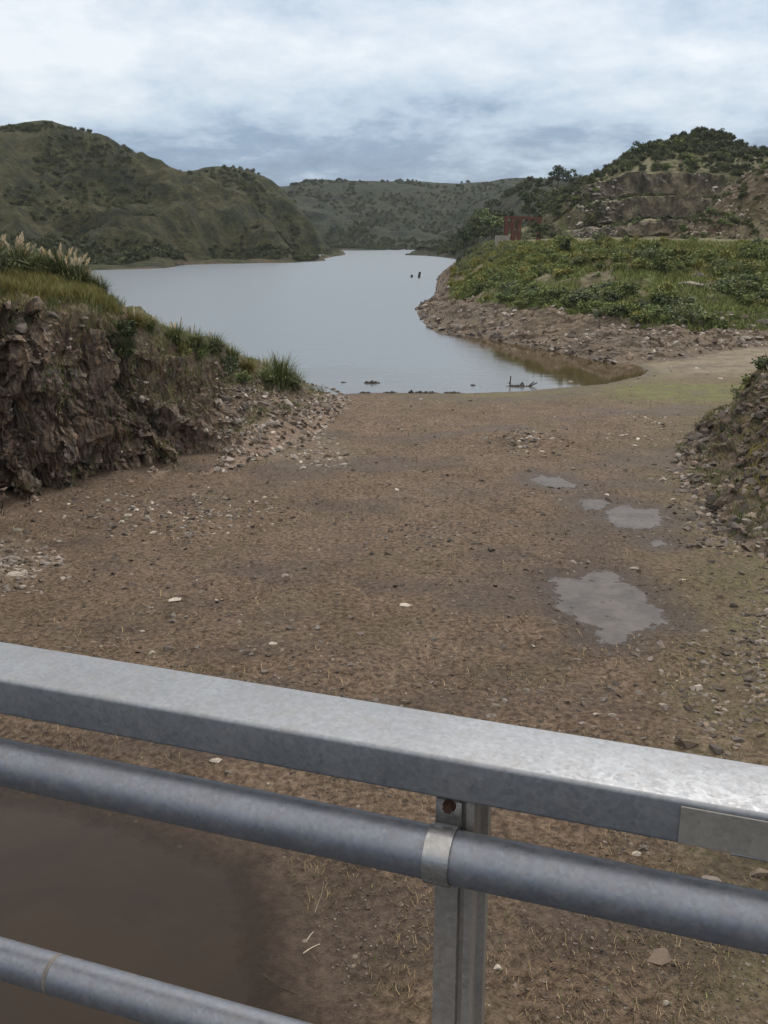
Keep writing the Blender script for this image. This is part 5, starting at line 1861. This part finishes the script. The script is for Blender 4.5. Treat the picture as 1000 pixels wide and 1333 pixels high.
tmask = (pxl > 280) & (pxl < 475) & (LV3 < 2.5)
rub(Gl, tmask, 800, .07, .42, "brown", "reddish stones on the slope at the end of the bank", 38)
rub(Gl, tmask, 520, .07, .42, "grey", "grey stones on the slope at the end of the bank", 39)
rub(Gl, tmask, 170, .06, .30, "pale", "pale stones on the slope at the end of the bank", 40)
r_ = np.random.default_rng(41)
for i, p_ in enumerate(surf_pick(Gl, inl & (LV3 > 0.3) & (LV3 < 2.2) & (pxl > 0), 16, r_)):
    tone = ("brown", "dark", "grey")[i % 3]
    stone(p_, r_.uniform(.3, .7), tone, f"{TN[tone]} block caught on the rock cliff's face", f"{TN[tone]} blocks on the rock cliff's face")
ins = (VS > 0.95) & (VS < 2.15) & (spx > 535) & (spx < 1010)
rub(GS, ins, 1300, .12, .75, "brown", "reddish rubble along the bare far shore", 42)
rub(GS, ins, 900, .12, .75, "grey", "grey rubble along the bare far shore", 43)
rub(GS, ins, 120, .12, .5, "pale", "pale stones along the bare far shore", 44)
rub(GS, (VS > 0.9) & (VS < 1.12) & (spx > 535) & (spx < 800), 260, .2, .8, "dark", "dark stones at the far shore's waterline", 45)
rub(GS, (VS > 2.0) & (VS < 3.0) & (spx > 560) & (spx < 1010), 240, .2, .8, "grey", "grey stones among the far bank's shrubs", 46)
qpx, qpy = project(GQ)
rub(GQ, (VQ3 < 6) & (VQ3 > 0.5) & (qpx > 735) & (qpx < 812), 240, .3, 1.4, "grey", "grey boulders of the quarry's scree", 47)
rub(GQ, (VQ3 < 6) & (VQ3 > 0.5) & (qpx > 750) & (qpx < 803), 80, .4, 1.6, "pale", "white boulders of the quarry's scree", 48)
rub(GQ, (VQ3 < 7) & (VQ3 > 0.5) & (qpx > 900) & (qpx < 960), 60, .4, 1.6, "pale", "pale fallen blocks beside the quarry walls", 49)
epx, epy = project(GE)
rub(GE, (epx > 870) & (epx < 1010) & (VE_ < 2), 420, .2, 1.3, "brown", "reddish stones over the bare brown hillside", 50)
rub(GE, (epx > 870) & (epx < 1010) & (VE_ < 2), 160, .2, 1.1, "pale", "pale stones over the bare brown hillside", 51)
r_ = np.random.default_rng(52)
for i, p_ in enumerate(surf_pick(GQ, (VQ3 < 6) & (VQ3 > 0.5) & (qpx > 755) & (qpx < 803), 16, r_)):
    stone(p_, r_.uniform(1.2, 2.3), "pale" if i % 2 else "grey", f"{'whitish' if i % 2 else 'grey'} boulder on the scree between the trees and the quarry walls", f"{'whitish' if i % 2 else 'grey'} boulders on the quarry scree")

# gravel and grit over the channel floor, denser near the bridge
rng = np.random.default_rng(60)
for tone, n, s0, s1 in (("grey", 5600, .02, .11), ("brown", 8000, .02, .11), ("pale", 1000, .018, .075), ("dark", 3200, .02, .12)):
    px_ = rng.uniform(-10, 1010, n); py_ = 515 + 830 * rng.random(n) ** 0.85
    xy = np.array([G0(a, b, 0.3) for a, b in zip(px_, py_)])
    z = ground_z(xy[:, 0], xy[:, 1])
    d_ = sdist(xy[:, 0], xy[:, 1])
    inp = np.zeros(n, bool)
    for _, poly, _m in ppolys:
        inp |= blob_mask(xy[:, 0], xy[:, 1], poly) > -0.05
    inp |= blob_mask(xy[:, 0], xy[:, 1], pool_poly) > -0.2
    gcl = fbm(np.stack([xy[:, 0] * 0.45, xy[:, 1] * 0.30, 0 * xy[:, 0] + 3], -1), 4, 88)
    ok = (~inp) & (d_ > 0.4) & (gcl + rng.normal(0, .14, n) > 0.08)
    pts = np.stack([xy[:, 0], xy[:, 1], z + 0.004], 1)[ok]
    dist2 = pts[:, 1]
    sz = (s0 + (s1 - s0) * rng.random(len(pts)) ** 2.5) * np.clip(dist2 / 16, 0.55, 2.0)
    merged("gravel", SARR[tone], pts, sz, SM[tone][0].materials[0], f"{TN[tone]} gravel strewn over the channel floor", "gravel", rng, 0.3)


# scattered larger stones, mostly toward the two sides of the floor
rng = np.random.default_rng(64)
for tone, n in (("grey", 700), ("brown", 900), ("dark", 600), ("pale", 60)):
    px_ = np.concatenate([rng.normal(250, 150, n // 3), rng.normal(850, 110, n // 3), rng.uniform(0, 1000, n // 3)])
    py_ = 525 + 440 * rng.random(len(px_)) ** 1.1
    xy = np.array([G0(a, b, 0.3) for a, b in zip(px_, py_)])
    z = ground_z(xy[:, 0], xy[:, 1])
    ok = sdist(xy[:, 0], xy[:, 1]) > 0.5
    for _, poly, _m in ppolys:
        ok &= blob_mask(xy[:, 0], xy[:, 1], poly) < -0.05
    pts = np.stack([xy[:, 0], xy[:, 1], z - 0.01], 1)[ok]
    sz = 0.05 + 0.22 * rng.random(len(pts)) ** 3
    merged("rubble", SARR[tone], pts, sz, SM[tone][0].materials[0], f"loose {TN[tone]} stones dotted over the channel floor", "rubble", rng, 0.3)


# straw, twigs and small dry weeds on the dirt
def straw(n, pyr, L, w, mat, label, seed, up=0.0, name="straw"):
    rng = np.random.default_rng(seed)
    px_ = rng.uniform(-20, 1020, n); py_ = pyr[0] + (pyr[1] - pyr[0]) * rng.random(n)
    xy = np.array([G0(a, b, 0.3) for a, b in zip(px_, py_)])
    ins_ = blob_mask(xy[:, 0], xy[:, 1], pool_poly) > -0.1
    for _, poly, _m in ppolys:
        ins_ |= blob_mask(xy[:, 0], xy[:, 1], poly) > -0.05
    cl_ = noise3(np.stack([xy[:, 0] * 0.8, xy[:, 1] * 0.8, 0 * xy[:, 0]], -1), 66)
    ins_ |= cl_ < -0.15
    xy = xy[~ins_]
    n = len(xy)
    z = ground_z(xy[:, 0], xy[:, 1])
    a = rng.uniform(0, 2 * PI, n); ln = L * rng.uniform(.35, 1.2, n)
    e = np.abs(rng.normal(0, 0.25, n)) + up * rng.random(n)
    d = np.stack([np.cos(a) * np.cos(e), np.sin(a) * np.cos(e), np.sin(e)], 1)
    b0 = np.stack([xy[:, 0], xy[:, 1], z + 0.004], 1)
    bend = rng.normal(0, .25, n)[:, None] * np.stack([-np.sin(a), np.cos(a), np.zeros(n)], 1) * ln[:, None] * .3
    m1 = b0 + d * ln[:, None] * .5 + bend
    tp = b0 + d * ln[:, None]
    s_ = np.cross(d, np.tile([0, 0.55, 0.83], (n, 1))); s_ /= np.linalg.norm(s_, axis=1, keepdims=True) + 1e-9
    s_ *= w
    V = np.stack([b0 - s_, b0 + s_, m1 + s_, m1 - s_, tp + s_ * .6, tp - s_ * .6], 1).reshape(-1, 3)
    i = np.arange(n)[:, None] * 6
    Fq = np.concatenate([i + np.array([0, 1, 2, 3]), i + np.array([3, 2, 4, 5])], 0)
    o = link(name, mesh_np(name, V, Fq, mat))
    return tag(o, label, name, None, "stuff")


straw(9000, (905, 1345), 0.13, 0.0034, M_straw, "dry straw littering the dirt below the railing", 70, 0.5)
straw(5000, (640, 905), 0.16, 0.006, M_straw, "dry straw littering the channel floor farther out", 71, 0.4)
straw(2600, (515, 700), 0.14, 0.009, M_drygrass, "sparse dry weeds on the far end of the channel floor", 72, 1.0, "weeds")
straw(2200, (700, 1340), 0.09, 0.0055, M_blade2, "tiny green weeds on the channel floor", 73, 1.2, "weeds")


def stick(px, py, ang, tilt, L, r, mat, label, name="stick"):
    p_ = on_ground(px, py, 0.005)
    bm_pts = []
    d = Vector((math.cos(ang) * math.cos(tilt), math.sin(ang) * math.cos(tilt), math.sin(tilt)))
    n = 6
    V, Fq = [], []
    segs = 6
    sd_ = d.orthogonal().normalized(); s2 = d.cross(sd_)
    for i in range(segs + 1):
        t = i / segs
        c = d * L * t + sd_ * 0.05 * L * math.sin(t * PI) + s2 * 0.02 * L * math.sin(t * 7)
        rr = r * (1 - .55 * t)
        for j in range(n):
            a = 2 * PI * j / n
            V.append(c + (sd_ * math.cos(a) + s2 * math.sin(a)) * rr)
    for i in range(segs):
        for j in range(n):
            Fq.append([i * n + j, i * n + (j + 1) % n, (i + 1) * n + (j + 1) % n, (i + 1) * n + j])
    o = link(name, mesh_np(name, np.array([tuple(v) for v in V]), np.array(Fq), mat, True), None, p_)
    return tag(o, label, "stick")


stick(410, 1188, 0.6, 1.25, 0.42, 0.006, M_white, "thin pale stalk standing upright in the dirt below the middle pipe")
stick(392, 1243, 0.65, 0.10, 0.26, 0.009, M_white, "short bleached stick lying at the murky pool's edge")
stick(397, 1225, 1.0, 0.15, 0.17, 0.008, M_white, "shorter bleached twig just above the lying stick by the pool")
stick(240, 1222, 1.2, 0.5, 0.22, 0.005, M_white, "thin curved twig poking out of the murky pool")
stick(395, 1296, 2.6, 0.08, 0.55, 0.007, M_bark, "long dark bent twig on the wet rim of the pool")
stick(565, 1322, 0.9, 0.7, 0.30, 0.006, M_white, "pale leaning straw stalk left of the post's foot")

# ------------------------------------------------------------------ drift wood and clods in the lake
def floater(name, pieces, px, py, label, cat, mat, seed, z=0.0):
    """irregular floating lump made of one continuous low profile, plus optional branches"""
    rng = np.random.default_rng(seed)
    p_ = Z0(px, py)
    s_ = math.sqrt(p_[1] ** 2 + CAMZ ** 2) / F
    wpx, hpx = pieces
    W, Hh_ = wpx * s_, hpx * s_
    ns, nr = 22, 9
    V, Fq = [], []
    for i in range(ns + 1):
        t = i / ns
        env = math.sin(PI * min(max(t, 0.02), 0.98)) ** 0.45
        hh = Hh_ * env * (0.55 + 0.6 * rng.random())
        wd = 0.28 * W ** 0.6 * env * (0.6 + 0.5 * rng.random()) * 0.5
        for j in range(nr):
            a = PI * j / (nr - 1)
            V.append(((t - .5) * W, math.cos(a) * wd + 0.1 * math.sin(t * 9) * 0.5, math.sin(a) * hh - 0.06))
    for i in range(ns):
        for j in range(nr - 1):
            Fq.append([i * nr + j, i * nr + j + 1, (i + 1) * nr + j + 1, (i + 1) * nr + j])
    root = bpy.data.objects.new(name, None) if cat == "branch pile" else None
    me = mesh_np(name if root is None else "log", np.array(V), np.array(Fq), mat, False)
    if root is None:
        o = link(name, me, None, p_)
        return tag(o, label, cat)
    COL.objects.link(root)
    root.location = p_
    tag(root, label, cat)
    link("log", me, root)
    for bx, lean, L in ((-0.26, 0.05, 13), (-0.22, -0.5, 6), (0.05, 0.7, 7), (0.22, -0.4, 5), (0.36, 0.9, 9), (0.42, 1.1, 10)):
        a = Vector((bx * W, 0, 0)); b = a + Vector((math.sin(lean), 0.15, math.cos(lean))) * L * s_
        beam("branch", a, b, 0.055, mat, root)
    return root


floater("log", (23, 5.5), 484, 499, "dark waterlogged log floating in the shallows off the near shore", "log", M_deadwood, 1)
floater("clod", (9, 3.2), 447, 498, "small dark lump in the water left of the floating log", "lump", M_deadwood, 2)
floater("clod", (8, 4), 616, 502, "dark lump in the water left of the branch pile", "lump", M_deadwood, 3)
floater("clod", (5, 2.2), 627, 504, "tiny grey lump just right of the dark one in the shallows", "lump", M_conc, 4)
floater("driftwood", (38, 4), 674, 503, "tangle of dark driftwood with upright twigs lying in the shallows", "branch pile", M_deadwood, 5)
floater("clod", (7, 3.5), 743, 497, "white stone in the brown shallows near the right mud flat", "stone", M_st_pale, 6)
floater("clod", (8, 2.6), 800, 498, "reddish lump at the brown shallows' muddy rim", "lump", M_st_brown, 8)
for i, (a, w, h, lb) in enumerate(((418, 22, 2.4, "dark peaty clod at the waterline, nearest the rock bank"), (476, 20, 2.6, "dark peaty clod at the waterline straight below the floating log"), (508, 22, 3.0, "dark peaty clod at the waterline right of the log"),
                                   (535, 8, 4.0, "small knobby dark clod at the waterline"), (556, 40, 3.0, "long dark clod strip at the waterline in the middle"), (590, 30, 3.0, "grassy dark clod at the waterline left of the tangle"))):
    floater("clod", (w, h * 1.7), a, 512.2, lb, "clod", M_deadwood, 20 + i)
# two stumps far out in the lake
for a, b, h, lb in ((535, 361, 3, "low dark snag far out on the lake"), (545, 361.5, 7, "upright dark stump far out on the lake, beside the low snag")):
    p_ = Z0(a, b)
    s_ = p_[1] / F
    o = beam("snag", (0, 0, -0.4), (0.25, 0, h * s_), 0.45, M_deadwood, None)
    o.location = p_
    tag(o, lb, "snag")

# ------------------------------------------------------------------ thin haze over the valley
hv = np.array([(x, y, z) for x in (-1600, 1600) for y in (-60, 1500) for z in (-3.6, 190)], float)
hz = link("haze", mesh_np("haze", hv, [[0, 1, 3, 2], [4, 6, 7, 5], [0, 4, 5, 1], [2, 3, 7, 6], [1, 5, 7, 3], [0, 2, 6, 4]]))
hm = bpy.data.materials.new("haze_air")
hm.use_nodes = True
ht = hm.node_tree
ht.nodes.clear()
ho = ht.nodes.new('ShaderNodeOutputMaterial')
hp = ht.nodes.new('ShaderNodeVolumePrincipled')
hp.inputs['Color'].default_value = (0.80, 0.88, 0.97, 1)
hp.inputs['Density'].default_value = 0.00008
hp.inputs['Anisotropy'].default_value = 0.2
ht.links.new(hp.outputs[0], ho.inputs['Volume'])
hz.data.materials.append(hm)
tag(hz, "thin bluish haze filling the air of the valley", "haze", None, "stuff")
